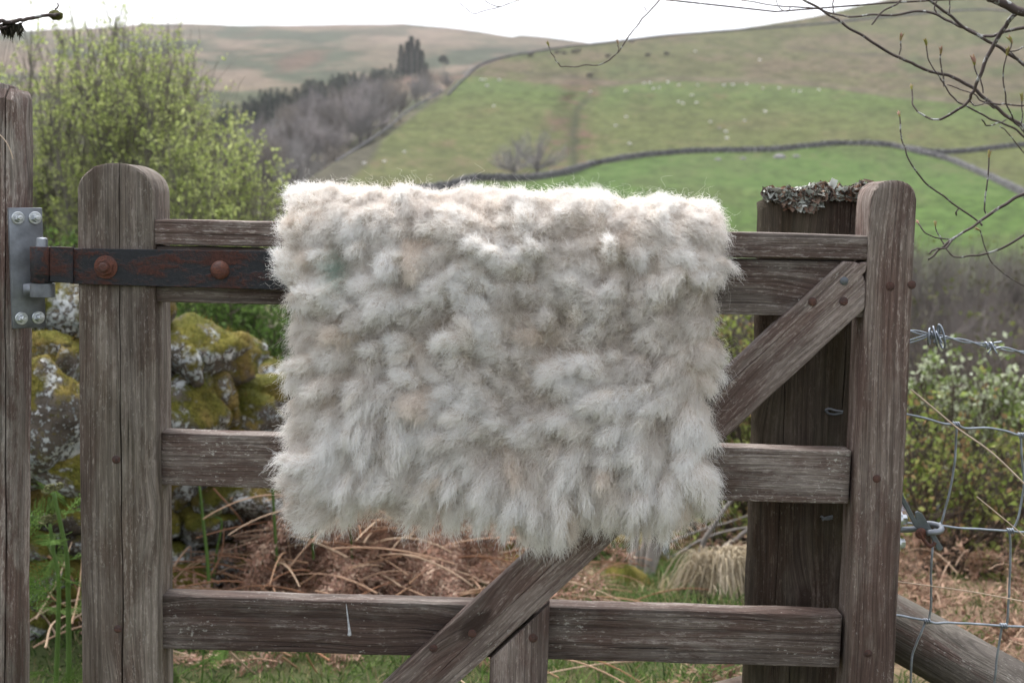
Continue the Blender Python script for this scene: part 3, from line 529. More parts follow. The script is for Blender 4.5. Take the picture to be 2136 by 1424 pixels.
# ------------------------------------------------------------------ dry stone walls on the hill
def hill_wall(line, fn, h, th, seed, label, n=520):
    s = smooth_path(line, n); p = fn(s[:, 0], s[:, 1]); tv = np.gradient(p, axis=0); tv[:, 2] = 0; tv /= np.linalg.norm(tv, axis=1, keepdims=True); nv_ = np.stack([-tv[:, 1], tv[:, 0], 0 * tv[:, 0]], -1)
    hh = h * (1 + .16 * fbm(v3(np.arange(n) * .5, seed, 0), seed, 3)); up = np.array([0, 0, 1.]); k = 5; rows_ = []
    for a_, z_ in ((-.5, -.4), (-.46, .35), (-.40, .7), (-.26, 1), (.26, 1), (.40, .7), (.46, .35), (.5, -.4)):
        rows_.append(p + nv_ * (a_ * th) + up * (z_ * hh)[:, None] + .05 * np.stack([vn3(v3(np.arange(n) * .9, a_ * 7, c_), seed) for c_ in range(3)], -1))
    V = np.stack(rows_, 1); I = np.arange(n * 8).reshape(n, 8); Q = np.stack([I[:-1, :-1], I[1:, :-1], I[1:, 1:], I[:-1, 1:]], -1).reshape(-1, 4); e_ = np.array([[0, 1, 2, 3], [0, 3, 4, 7], [4, 5, 6, 7]]); Q = np.concatenate([Q, I[0][e_], I[-1][e_][:, ::-1]])
    return tag(mesh('dry_stone_wall', V.reshape(-1, 3), Q, M_FARWALL, None, None, False), label, 'stone wall', 'dry stone walls on the hillside')
kf = NT('far_wall_stone', .95, .1); vc = kf.vor(kf.obj(), 2.2, out='Color'); M_FARWALL = kf.col(kf.mix(kf.ramp(kf.vor(kf.obj(), 2.2), [(.3, 0.0), (.6, 1.0)]), kf.ramp(vc, [(.2, (.10, .096, .10)), (.5, (.16, .152, .155)), (.85, (.28, .27, .27))]), (.05, .05, .05)))
hill_wall(W1, ptA, 1.15, .7, 3, 'long grey stone wall curving across the bright green field above the fleece')
hill_wall(W1b, ptA, 1.1, .7, 4, 'short grey stone wall branching from the long curving wall toward the bare thicket')
hill_wall([(935, 200), (955, 178), (975, 160), (988, 146), (1010, 133), (1050, 121), (1100, 112), (1150, 104), (1185, 99), (1235, 95)], ptA, .65, .5, 5, 'stone wall climbing from the wood to the dip in the skyline')
hill_wall([(1235, 94), (1300, 87), (1390, 76), (1480, 69)], ptA, .8, .6, 6, 'stone wall running along the skyline above the dark cattle')
hill_wall([(1480, 69), (1600, 60), (1710, 52), (1790, 43), (1900, 32), (2040, 22), (2136, 26), (2300, 20)], ptA, .9, .6, 7, 'high stone wall below the upper moor behind the budding twigs')
hill_wall([(700, 338), (799, 274), (838, 241), (880, 214), (925, 190)], ptA, .3, .5, 8, 'stone wall along the edge of the bare wood beside the green pasture')

# ------------------------------------------------------------------ trees on the hill
def place(o, M, label=None, group=None): o.matrix_world = M; WM[o.name] = M; return o
def copy_tree(o, M, label):
    c = o.copy(); COL.objects.link(c); c.matrix_world = M
    if label: c['label'] = label
    for ch in o.children:
        d = ch.copy(); COL.objects.link(d); d.parent = c; d.matrix_parent_inverse = Matrix(); d.matrix_basis = ch.matrix_basis
    return c
def bare_tree(seed, fine=1.0, trunk_h=.3, spread=.42):   # unit-height tree
    r = np.random.default_rng(seed); paths = []; rad = []; tips = []
    for i in range(26):
        a = r.random() * 6.28; rr = spread * (r.random() ** .5); zt = trunk_h + (1 - trunk_h) * (1 - (rr / spread) ** 2 * .75) * (.55 + .45 * r.random()); st_ = trunk_h * (.5 + .6 * r.random())
        e = np.array([rr * math.cos(a), rr * math.sin(a), zt]); s_ = np.array([0, 0, st_]); m1 = s_ + (e - s_) * .5 + np.array([0, 0, -.04]); p = smooth_path([s_, m1, e], 6); paths.append(p); rad.append(np.linspace(.010, .003, 6)); tips.append(p)
    tr = np.array([[0, 0, -.08], [.004, 0, .1], [-.004, .004, .25], [0, 0, trunk_h * .9], [.0, .0, trunk_h * 1.3], [0, 0, trunk_h * 1.8]]); V, Q = tubes(np.array([tr]), np.array([[.030, .024, .021, .018, .013, .006]]), 6); V2, Q2 = tubes(np.array(paths), np.array(rad), 4, False)
    tp = np.array(tips); n = int(2000 * fine); pi = r.integers(0, len(tp), n); ti = .35 + .65 * r.random(n); b = tp[pi, np.minimum((ti * 5).astype(int), 4)] * (1 - (ti * 5 % 1))[:, None] + tp[pi, np.minimum((ti * 5).astype(int) + 1, 5)] * (ti * 5 % 1)[:, None]
    d = r.normal(size=(n, 3)) * .05 + np.array([0, 0, .045]) + (b - np.array([0, 0, .4])) * .06; b = b + r.normal(size=(n, 3)) * .02; w = np.cross(d, r.normal(size=(n, 3))); w /= np.linalg.norm(w, axis=1, keepdims=True); w *= .0021
    Vt = np.stack([b - w, b + w, b + d + w * .4, b + d - w * .4], 1).reshape(-1, 3); Qt = np.arange(n * 4).reshape(n, 4)
    return (V, Q), merge((V2, Q2), (Vt, Qt))
def conifer(seed, slim=.2, n=1500):
    r = np.random.default_rng(seed); V, Q = tubes(np.array([[[0, 0, -.05], [0, 0, .4], [0, 0, .98]]]), np.array([[.025, .016, .003]]), 6)
    z = .08 + .9 * r.random(n) ** 1.15; a = r.random(n) * 6.283; rad_ = slim * (1 - z) ** .75 * (.75 + .5 * np.sin(a * 3 + seed + z * 30) * .4) * (.35 + .65 * r.random(n) ** .4)
    b = np.stack([rad_ * np.cos(a), rad_ * np.sin(a), z], -1); d = np.stack([np.cos(a), np.sin(a), -.25 + .5 * r.random(n)], -1) * (.03 + .03 * r.random((n, 1))); w = np.cross(d, r.normal(size=(n, 3))); w /= np.linalg.norm(w, axis=1, keepdims=True); w *= .012
    Vt = np.stack([b - w, b + w, b + d + w * .5, b + d - w * .5], 1).reshape(-1, 3); return (V, Q), (Vt, np.arange(n * 4).reshape(n, 4))
M_BARK = simple('grey_bark', (.11, .095, .085), .9, .3, 12.0); M_TW = [simple('bare_twigs_%s' % a, c, .9, .25, 1.5) for a, c in (('purple', (.20, .172, .168)), ('grey', (.22, .20, .19)), ('brown', (.15, .128, .112)))]
def crown_mat(name, c, var):
    k = NT(name, .9, .1); rd = k.n('ObjectInfo').outputs['Random']; n_ = k.noise(k.obj(), 1.2, 3); f = k.math('ADD', k.math('MULTIPLY', rd, .75), k.math('MULTIPLY', n_, .4)); return k.col(k.ramp(f, [(.15, tuple(x * (1 - var) for x in c)), (.95, tuple(x * (1 + var) for x in c))]))
M_TW = [crown_mat('bare_twigs_' + a, c, .45) for a, c in (('purple', (.235, .212, .205)), ('grey', (.26, .245, .235)), ('brown', (.17, .15, .13)))]
M_CON = simple('spruce_needles', (.008, .024, .013), .9, .35, .8); M_CON2 = simple('pine_needles', (.035, .045, .030), .9, .35, .8)
def proto(name, gen, mats, label, cat, group, pn=('trunk', 'crown')):
    o = empty(name); tag(o, label, cat, group); mesh(pn[0], *gen[0], mats[0], o); mesh(pn[1], *gen[1], mats[1], o); return o
def base(fn, px, py, D=None): p = fn(np.array([px]), np.array([py]))[0]; return Vector(p)
def SM(p, s, rz, sx=1.0): return Matrix.Translation(p) @ Matrix.Rotation(rz, 4, 'Z') @ Matrix.Diagonal((s * sx, s * sx, s, 1))
gw = 'bare winter trees on the slope below the fell'
wood_poly = [(450, 360), (560, 312), (640, 280), (740, 240), (820, 215), (900, 192), (985, 172), (925, 208), (860, 243), (800, 290), (740, 330), (690, 360), (620, 420), (540, 430), (480, 410)]
protos = [bare_tree(100 + i, 1.0, .28 + .05 * (i % 3), .40 + .05 * (i % 2)) for i in range(4)]
pr = [proto('bare_tree', g_, (M_BARK, M_TW[i % 3]), '', 'tree', gw) for i, g_ in enumerate(protos)]
used = [False] * 4; r_ = random.Random(5); spots = []
tries = 0
while len(spots) < 62 and tries < 9000:
    tries += 1; x_ = r_.uniform(450, 985); y_ = r_.uniform(165, 400)
    if not poly_in(np.array([x_]), np.array([y_]), wood_poly)[0]: continue
    if min([math.hypot((x_ - a_) * .8, (y_ - b_) * 1.3) for a_, b_, *_ in spots] + [99]) < 14.5: continue
    spots.append((x_, y_, r_.uniform(.75, 1.15), r_.randrange(4)))
spots += [(668, 312, 1.45, 0), (752, 300, 1.25, 3), (800, 262, 1.1, 1), (560, 402, 1.1, 2), (620, 430, 1.1, 1), (700, 400, .9, 2)]
gen_label = 'one of the many bare grey trees massed on the slope below the fell'
for i, (x_, y_, s_, k_) in enumerate(spots):
    fn = ptB; h = lut(x_, [(450, 13), (650, 15.5), (800, 16), (985, 11)]) * s_ * (.8 if x_ > 900 else 1)
    lab = {62: 'largest bare tree, rounded crown, trunk clear above the conifers\' lower edge', 63: 'pale bare tree beside the largest rounded one'}.get(i, gen_label)
    o = pr[k_]; M = SM(base(fn, x_, y_), float(h), r_.uniform(0, 6.28), r_.uniform(.9, 1.2))
    if not used[k_] and i < 62: place(o, M); o['label'] = gen_label; used[k_] = True
    else: copy_tree(o, M, lab)
g_ = 'young conifers in the plantation strip'
cps = [proto('conifer', conifer(200 + i, .26, 700), (M_BARK, M_CON), 'one of the young dark conifers packed in the strip above the bare wood', 'conifer', g_) for i in range(3)]; used = [False] * 3
strip = [(428, 300), (470, 262), (560, 222), (640, 205), (700, 182), (790, 166), (830, 158), (840, 172), (790, 192), (700, 218), (610, 248), (560, 275), (500, 305), (450, 325)]
n_ = 0; pts_ = []
while n_ < 180:
    x_ = r_.uniform(425, 840); y_ = r_.uniform(155, 325)
    if not poly_in(np.array([x_]), np.array([y_]), strip)[0] or min([math.hypot(x_ - a_, 1.8 * (y_ - b_)) for a_, b_ in pts_] + [99]) < 5.5: continue
    pts_.append((x_, y_)); k_ = n_ % 3; M = SM(base(ptB, x_, y_), r_.uniform(6, 8.5), r_.uniform(0, 6.28))
    if not used[k_]: place(cps[k_], M); used[k_] = True
    else: copy_tree(cps[k_], M, None)
    n_ += 1
g_ = 'tall conifers standing above the wood'; tp = proto('tall_conifer', conifer(301, .17, 1800), (M_BARK, M_CON), 'tallest of the dark conifers clumped on the skyline side of the wood', 'conifer', g_)
for i, (x_, y_, h, sx, lab) in enumerate([(857, 158, 22.5, .95, 'tallest, pointed conifer in the dark clump rising above the wood'), (836, 160, 18.0, .9, 'slim conifer on the fell side of the dark clump, set slightly apart'), (848, 162, 20.0, .8, 'conifer just beside the tallest one in the dark clump'), (870, 160, 21.0, .9, 'second tallest conifer in the dark clump, nearest the lone tree'), (880, 164, 15.5, .9, 'shorter conifer at the lone tree\'s end of the dark clump'), (890, 168, 9.5, 1.0, 'lowest conifer of the dark clump, half hidden by bare twigs')]):
    M = SM(base(ptB, x_, y_), h, i * 1.3, sx)
    if i == 0: place(tp, M); tp['label'] = lab
    else: copy_tree(tp, M, lab)
V, Q = tubes(np.array([[[0, 0, -.05], [.02, 0, .35], [-.01, 0, .7], [.02, 0, .92]]]), np.array([[.03, .022, .016, .006]]), 6); r2 = np.random.default_rng(9); n = 900
cl = np.array([(.0, 0, .88), (-.16, .0, .80), (.15, .05, .72), (.20, -.05, .56), (-.10, 0, .66), (.05, 0, .74)]); b = cl[r2.integers(0, 6, n)] + r2.normal(size=(n, 3)) * .055; d = r2.normal(size=(n, 3)) * .03; w = np.cross(d, r2.normal(size=(n, 3))); w /= np.linalg.norm(w, axis=1, keepdims=True); w *= .014
o = proto('pine_tree', ((V, Q), (np.stack([b - w, b + w, b + d + w, b + d - w], 1).reshape(-1, 3), np.arange(4 * n).reshape(n, 4))), (M_BARK, M_CON2), 'lone scraggy pine standing apart from the dark conifer clump', 'pine', None); place(o, SM(base(ptB, 925, 152), 10.5, 0))
thorn = proto('thorn_tree', bare_tree(150, 1.3, .10, .55), (M_BARK, M_TW[1]), '', 'tree', ''); o = place(thorn, SM(base(ptA, 1120, 362), 9.5, .4, 1.2)); o['group'] = 'bare trees by the gully'; o['label'] = 'bare hawthorn alone beside the bracken gully above the stone wall'
o = copy_tree(thorn, SM(base(ptA, 1072, 366), 7.0, 1.4, 1.2), 'smaller bare thorn bush on the wood side of the lone hawthorn'); o['group'] = 'bare trees by the gully'

# ------------------------------------------------------------------ sheep, cattle and boulders on the hill
def beast(name, mat, mat2, legz, body, headsz, label, cat, group):   # faces +x, about one unit long; one continuous skin
    r = np.random.default_rng(3); prof = body; n = len(prof); th = np.linspace(0, 2 * np.pi, 13)[:-1]; V = []
    for x_, z_, ry, rz in prof: V.append(np.stack([np.full(12, x_), ry * np.cos(th), z_ + rz * np.sin(th)], -1))
    V = np.stack(V); V = V.reshape(-1, 3); I = np.arange(n * 12).reshape(n, 12); J = np.roll(I, -1, 1); Q = np.stack([I[:-1], J[:-1], J[1:], I[1:]], -1).reshape(-1, 4)
    lg = [[(x_, y_, legz + .08), (x_ + bx, y_, legz * .5), (x_ + bx * .2, y_, .02), (x_ + .03, y_, 0)] for x_, bx in ((.26, .01), (-.30, -.05)) for y_ in (-.10, .10)]
    V2, Q2 = tubes(np.array(lg), np.array([[.055, .033, .022, .024]] * 4), 6)
    V, Q = merge((V, Q), (V2, Q2)); o = mesh(name, V, Q, mat, None, None, True); tag(o, label, cat, group)
    hp_ = np.array([[(.36, 0, headsz), (.44, 0, headsz + .05), (.53, 0, headsz - .02), (.60, 0, headsz - .09)]]); V, Q = tubes(hp_, np.array([[.07, .075, .055, .03]]), 8); V3, Q3 = tubes(np.array([[(.43, -.04, headsz + .08), (.41, -.12, headsz + .09)], [(.43, .04, headsz + .08), (.41, .12, headsz + .09)]]), .015, 4)
    h_ = mesh('head', *merge((V, Q), (V3, Q3)), mat2, o, None, True); return o
M_SH = simple('sheep_wool', (.72, .70, .65), .95, .12, 4.0); M_SF = simple('sheep_face', (.30, .27, .24), .9, .1, 4.0); M_CT = simple('cattle_hide', (.035, .026, .022), .8, .2, 3.0)
sheep = beast('sheep', M_SH, M_SF, .24, [(-.46, .46, .02, .02), (-.44, .45, .12, .13), (-.36, .43, .19, .19), (-.1, .42, .22, .21), (.18, .43, .21, .21), (.32, .47, .16, .17), (.40, .52, .09, .10), (.43, .53, .03, .03)], .56, '', 'sheep', 'sheep grazing on the hill pastures')
SH = [(1004, 167), (1012, 166), (1042, 167), (1016, 179), (1030, 221), (1231, 192), (1344, 174), (1356, 173), (1393, 172), (1363, 185), (1375, 183), (1305, 190), (1416, 177), (1455, 177), (1510, 178), (1529, 177), (1558, 175), (1591, 184), (1625, 184), (1655, 190), (1668, 191), (1708, 187), (1443, 199), (1415, 212), (1424, 216), (1453, 215), (1306, 244), (1284, 262), (1313, 300), (1596, 233), (1553, 252), (1482, 254), (1514, 275), (1516, 289), (1450, 107), (1585, 125), (844, 317), (802, 337), (760, 341)]
for i, (x_, y_) in enumerate(SH):
    p = base(ptA, x_, y_ + 3); s_ = .78 + .3 * r_.random() + max(0, (p.y - 330) * .0016); M = SM(p, s_, r_.choice([0, 3.14]) + r_.uniform(-.7, .7))
    lab = 'white sheep, one of the many dots on the green pasture above the long wall' if x_ > 1250 and y_ > 160 else ('white sheep high on the rough moor below the skyline wall' if y_ < 160 else ('white sheep on the pasture between the wood and the gully'))
    if i == 0: place(sheep, M); sheep['label'] = lab
    else: copy_tree(sheep, M, lab)
cow = beast('cow', M_CT, M_CT, .34, [(-.48, .60, .02, .02), (-.46, .58, .11, .12), (-.38, .55, .16, .18), (-.1, .52, .18, .21), (.18, .54, .17, .20), (.32, .60, .12, .15), (.42, .66, .07, .09), (.45, .67, .03, .03)], .66, '', 'cow', 'dark cattle on the upper pasture')
CW = [(1107, 118), (1162, 113), (1176, 114), (1197, 111), (1206, 109), (1268, 120), (1317, 89), (1351, 118), (1390, 115), (1230, 161)]
for i, (x_, y_) in enumerate(CW):
    M = SM(base(ptA, x_, y_ + 3), 2.3, r_.choice([0, 3.14]) + r_.uniform(-.5, .5)); lab = 'dark cow grazing alone lower down by the head of the gully' if i == 9 else 'dark cow, one of several small shapes grazing below the skyline wall'
    if i == 0: place(cow, M); cow['label'] = lab
    else: copy_tree(cow, M, lab)
def ico(sub):
    import bmesh
    bm = bmesh.new(); bmesh.ops.create_icosphere(bm, subdivisions=sub, radius=1.0); V = np.array([v.co[:] for v in bm.verts]); T = np.array([[v.index for v in f.verts] for f in bm.faces]); bm.free(); return V, T
I3 = ico(4); I2 = ico(2)
M_ROCK = simple('grey_rock', (.20, .19, .195), .9, .4, 3.0)
for i, (x_, y_, s_, lab) in enumerate([(1626, 330, 1.15, 'largest pale grey boulder lying in the field just below the long wall'), (1550, 332, .6, 'small grey boulder below the long wall, the fleece side of the largest one'), (1661, 328, .7, 'dark reddish boulder beside the largest one under the long wall'), (1498, 334, .6, 'low dark boulder in the field, farthest down the wall from the largest one'), (1500, 268, .4, 'small brown rock among the sheep above the wall')]):
    V = I2[0] * (1 + .25 * fbm(I2[0] * 1.5 + i * 9, i, 3))[:, None] * np.array([1.2, .8, .75]) * s_; o = mesh('boulder', V, I2[1], M_ROCK, None, Matrix.Translation(base(ptA, x_, y_)), True, sharp=50); tag(o, lab, 'boulder', 'boulders in the field')

# ------------------------------------------------------------------ mossy tumbled wall beyond the gate
def rock_mat(name, moss, lich, base=((.045, .036, .028), (.17, .145, .12))):
    k = NT(name, .92, .15); o = k.obj(); ge = k.n('NewGeometry'); nz = k.sep(ge.outputs['Normal'])[2]
    n0 = k.noise(o, 6.0, 5, .65); n1 = k.noise(o, 4.2, 5, .65); c = k.ramp(n0, [(.3, base[0]), (.7, base[1])])
    v = k.noise(o, 70.0, 4, .7); vm = k.noise(k.add(o, (4, 2, 9)), 5.0, 6, .72); lf = k.ramp(k.math('ADD', k.math('MULTIPLY', v, .75), k.math('MULTIPLY', vm, .58)), [(.715 - lich * .04, 0.0), (.745 - lich * .04, 1.0)])
    c = k.mix(lf, c, k.ramp(k.noise(o, 25.0, 2), [(.35, (.30, .33, .33)), (.65, (.60, .61, .60))]))
    mf = k.ramp(k.math('ADD', k.math('MULTIPLY', nz, .14), k.math('ADD', n1, k.math('MULTIPLY', k.noise(o, 22.0, 4, .7), .22))), [(.70 - moss * .22, 0.0), (.78 - moss * .22, 1.0)])
    mc = k.mix(k.ramp(k.noise(o, 9.0, 3), [(.38, 0.0), (.62, 1.0)]), (.085, .085, .015), k.mix(k.ramp(k.noise(o, 4.0, 2), [(.4, 0.0), (.6, 1.0)]), (.165, .145, .028), (.18, .12, .045)))
    mc = k.mix(1.0, mc, k.ramp(k.noise(o, 130.0, 3, .7), [(.3, .55), (.7, 1.5)]), 'MULTIPLY'); c = k.mix(mf, c, mc)
    k.bump(k.math('ADD', k.math('MULTIPLY', k.noise(o, 90.0, 4, .7), .6), k.math('MULTIPLY', lf, .6)), .9, .012); return k.col(c)
M_STONE = rock_mat('mossy_stone', .46, 1.0); 
wl = smooth_path([(-2.6, 3.35), (-1.75, 3.75), (-1.15, 4.15), (-.75, 4.5), (-.35, 4.9), (.05, 5.35), (.5, 5.9)], 200)
seg = np.r_[0, np.cumsum(np.linalg.norm(np.diff(wl, axis=0), axis=1))]; Ltot = seg[-1]
def wall_h(x): return lut(x, [(-2.6, 1.12), (-1.5, 1.08), (-1.28, .93), (-1.1, .84), (-.92, .73), (-.80, .70), (-.68, .60), (-.5, .44), (-.3, .34), (.5, .26)])
stones = []; rs = random.Random(11); z_ = 0.0; course = 0; anchors = []
def stone(c, s, rot, seed):
    d = I3[0]; k_ = 1 + .30 * fbm(d * 1.1 + seed * 3.7, seed, 2) + .09 * fbm(d * 3.5 + seed, seed + 1, 4); rq = np.random.default_rng(seed); pn = rq.normal(size=(13, 3)); pn /= np.linalg.norm(pn, axis=1, keepdims=True); pc = rq.uniform(.72, 1.02, 13); q2 = np.maximum(d @ pn.T, .05); rr_ = (((q2 / pc) ** 9).sum(1)) ** (-1 / 9.)
    k_ = 1 + .10 * fbm(d * 2.2 + seed * 3.7, seed, 2) + .17 * fbm(d * 4.5 + seed, seed + 1, 4, .62); v = d * np.minimum(rr_, 1.35)[:, None] * 1.12 * k_[:, None] * np.array(s); Rm = np.array(Matrix.Rotation(rot[2], 3, 'Z') @ Matrix.Rotation(rot[0], 3, 'X') @ Matrix.Rotation(rot[1], 3, 'Y')); return v @ Rm.T + np.array(c)
for course in range(11):
    u = rs.uniform(0, .1)
    while u < Ltot:
        far = min(1, max(0, (np.interp(u, seg, wl[:, 1]) - 4.7) / .5)); w_ = rs.uniform(.11, .22) * (1 - .5 * far) * (1.1 if course < 3 else 1)
        hh = .112 * (1 - .4 * far); x_ = np.interp(u + w_ / 2, seg, wl[:, 0]); y_ = np.interp(u + w_ / 2, seg, wl[:, 1]); zz = course * hh * .92 + hh / 2
        if zz < wall_h(x_) + .02:
            dx = np.interp(u + .05, seg, wl[:, 0]) - np.interp(u - .05, seg, wl[:, 0]); dy = np.interp(u + .05, seg, wl[:, 1]) - np.interp(u - .05, seg, wl[:, 1]); an = math.atan2(dy, dx)
            for sd_ in (-1, 1):
                off = (.19 - .008 * course) * sd_ + rs.uniform(-.05, .05); cx_, cy_ = x_ - math.sin(an) * off * -1 * -1, y_ + math.cos(an) * off
                cx_ = x_ - math.sin(an) * off
                g0 = float(gz(x_, y_)); stones.append(stone((cx_, cy_, g0 + zz + rs.uniform(-.02, .02)), (w_ * .60, rs.uniform(.11, .17) * (1 - .4 * far), hh * rs.uniform(.55, .8)), (rs.uniform(-.25, .25), rs.uniform(-.3, .3), an + rs.uniform(-.35, .35)), len(stones)))
        u += w_ * rs.uniform(.92, 1.08)
for i in range(46):                                 # tumbled rubble at the foot
    u = rs.uniform(.8, Ltot); x_ = np.interp(u, seg, wl[:, 0]) + rs.uniform(-.05, .25); y_ = np.interp(u, seg, wl[:, 1]) - rs.uniform(.2, .45); s_ = rs.uniform(.04, .11); stones.append(stone((x_, y_, float(gz(x_, y_)) + s_ * .4), (s_ * 1.3, s_, s_ * .8), (rs.uniform(-.4, .4), rs.uniform(-.4, .4), rs.uniform(0, 6)), 400 + i))
big = [((422, 738), 3.98, (.125, .13, .085), (.1, -.35, .1)), ((545, 792), 4.42, (.105, .12, .10), (0, .5, .3)), ((500, 745), 4.40, (.10, .12, .07), (.1, .15, .2)), ((385, 830), 3.92, (.10, .12, .09), (.2, .3, .4)), ((505, 880), 4.1, (.085, .10, .07), (.1, .1, 1)), ((440, 850), 4.12, (.055, .12, .11), (.1, -.1, .3)),
       ((130, 650), 3.72, (.12, .13, .09), (.1, .2, .2)), ((95, 735), 3.6, (.10, .11, .06), (0, .1, .2)), ((142, 760), 3.62, (.05, .10, .09), (.1, .4, .2)), ((100, 880), 3.42, (.11, .12, .15), (.1, .6, .3)), ((145, 910), 3.6, (.08, .09, .05), (.1, .2, .2)), ((130, 975), 3.45, (.09, .09, .05), (0, .15, 0))]
for i, (q_, D_, s_, rt) in enumerate(big): stones.append(stone(tuple(P(*q_, D_)), s_, rt, 600 + i))
nv_ = len(I3[0]); V = np.concatenate(stones); T = np.concatenate([I3[1] + i * nv_ for i in range(len(stones))])
wall = mesh('tumbled_stone_wall', V, T, M_STONE, None, None, True); tag(wall, 'tumbled dry stone wall thick with yellow moss and white lichen behind the gate', 'stone wall')
# moss fuzz on the stones: many tiny blades standing on the upper faces
def tri_scatter(V, T, n, seed, w=None):
    r = np.random.default_rng(seed); a, b, c = V[T[:, 0]], V[T[:, 1]], V[T[:, 2]]; N = np.cross(b - a, c - a); A = np.linalg.norm(N, axis=1); N /= A[:, None] + 1e-12; wt = A * (w(N, (a + b + c) / 3) if w else 1); i = r.choice(len(T), n, p=wt / wt.sum()); u, v = r.random(n), r.random(n); f = u + v > 1; u[f] = 1 - u[f]; v[f] = 1 - v[f]
    return a[i] + (b - a)[i] * u[:, None] + (c - a)[i] * v[:, None], N[i]
def blades(pos, d, width, cols, seed, bend=.0):
    r = np.random.default_rng(seed); n = len(pos); w = np.cross(d, r.normal(size=(n, 3))); w *= (np.broadcast_to(np.asarray(width, float), (n,)) / (np.linalg.norm(w, axis=1) + 1e-12))[:, None] * .5
    g = np.array([0, 0, -1.]) * np.linalg.norm(d, axis=1, keepdims=True) * bend; m1 = pos + d * .5 + g * .2; tp = pos + d + g
    V = np.stack([pos - w, pos + w, m1 - w * .8, m1 + w * .8, tp - w * .12, tp + w * .12], 1).reshape(-1, 3); I = (np.arange(n) * 6)[:, None]; Q = np.concatenate([I + np.array([[0, 1, 3, 2]]), I + np.array([[2, 3, 5, 4]])]); return V, Q, np.repeat(cols, 6, 0)
def palette(pal, n, seed, var=.25, p=None): r = np.random.default_rng(seed); pal = np.array(pal); return pal[r.choice(len(pal), n, p=p)] * (1 - var + 2 * var * r.random((n, 1)))
pos, nrm = tri_scatter(V, T, 70000, 3, lambda N, c: np.clip(N[:, 2] + .35, 0, 1) * (fbm(c * 2.4 + 3, 5, 3) > -.02) * (c[:, 1] < 5.2))
n = len(pos); Vb, Qb, Cb = blades(pos - nrm * .003, (nrm + np.random.default_rng(2).normal(size=(n, 3)) * .5) * .012, .0028, palette([(.15, .13, .02), (.10, .10, .018), (.17, .115, .03), (.08, .085, .016)], n, 4), 5)
M_LEAF = tinted('plant_green', .8, .35, .15); M_DRY = tinted('dry_straw', .9, .15, .1)
mesh('moss', Vb, Qb, M_LEAF, wall, None, False, Cb)

# ------------------------------------------------------------------ grass, dead bracken, fresh bracken
def grass_patch(name, n, xr, yr, h, width, pal, seed, label=None, lean=.5, p=None, mask=None, bend=.35, mat=None):
    r = np.random.default_rng(seed); x = r.uniform(*xr, n); y = r.uniform(*yr, n); keep = np.ones(n, bool) if mask is None else mask(x, y, r); x, y = x[keep], y[keep]; n = len(x)
    cl = .5 + .8 * np.clip(.5 + fbm(v3(x * 3, y * 3, 0), seed, 3), 0, 1); pos = v3(x, y, gz(x, y) - .01); d = np.stack([r.normal(size=n) * lean, r.normal(size=n) * lean, np.ones(n)], -1); d = d / np.linalg.norm(d, axis=1, keepdims=True) * (h * (.4 + .8 * r.random(n)) * cl)[:, None]
    V, Q, C = blades(pos, d, width, palette(pal, n, seed + 1, .3, p), seed + 2, bend); C = C * (.75 + .5 * np.clip(.5 + fbm(v3(pos[:, 0] * 2.2, pos[:, 1] * 2.2, 4), seed + 5, 3), 0, 1))[..., None].repeat(6, 0).reshape(-1, 1)
    o = mesh(name, V, Q, mat or M_LEAF, None, None, False, C); tag(o, label, None, None, 'stuff'); return o
GP = [(.065, .115, .025), (.095, .155, .035), (.13, .18, .055), (.26, .22, .12), (.035, .07, .018)]
grass_patch('grass', 150000, (-2.6, 2.6), (2.6, 8.5), .095, .0042, GP, 70, 'short green turf beyond the gate', mask=lambda x, y, r: (np.abs(x) < y * .46 + .3) & ((x < .8) | (y < 3.0) | (r.random(len(x)) < .45)))
grass_patch('long_grass', 15000, (-1.2, 1.2), (3.7, 5.3), .17, .0045, [(.06, .12, .03), (.10, .15, .05), (.22, .19, .10)], 74, 'longer tufts of grass through the bracken litter', mask=lambda x, y, r: fbm(v3(x * 2.5, y * 2.5, 0), 9, 2) > .0)
def frond(base_, dirv, L, n, side, droop, r):        # a fern frond: rachis path and pinnae
    t = np.linspace(0, 1, 9)[:, None]; p = base_ + dirv * L * t + np.array([0, 0, -1.]) * (L * droop * t ** 2.2); return p
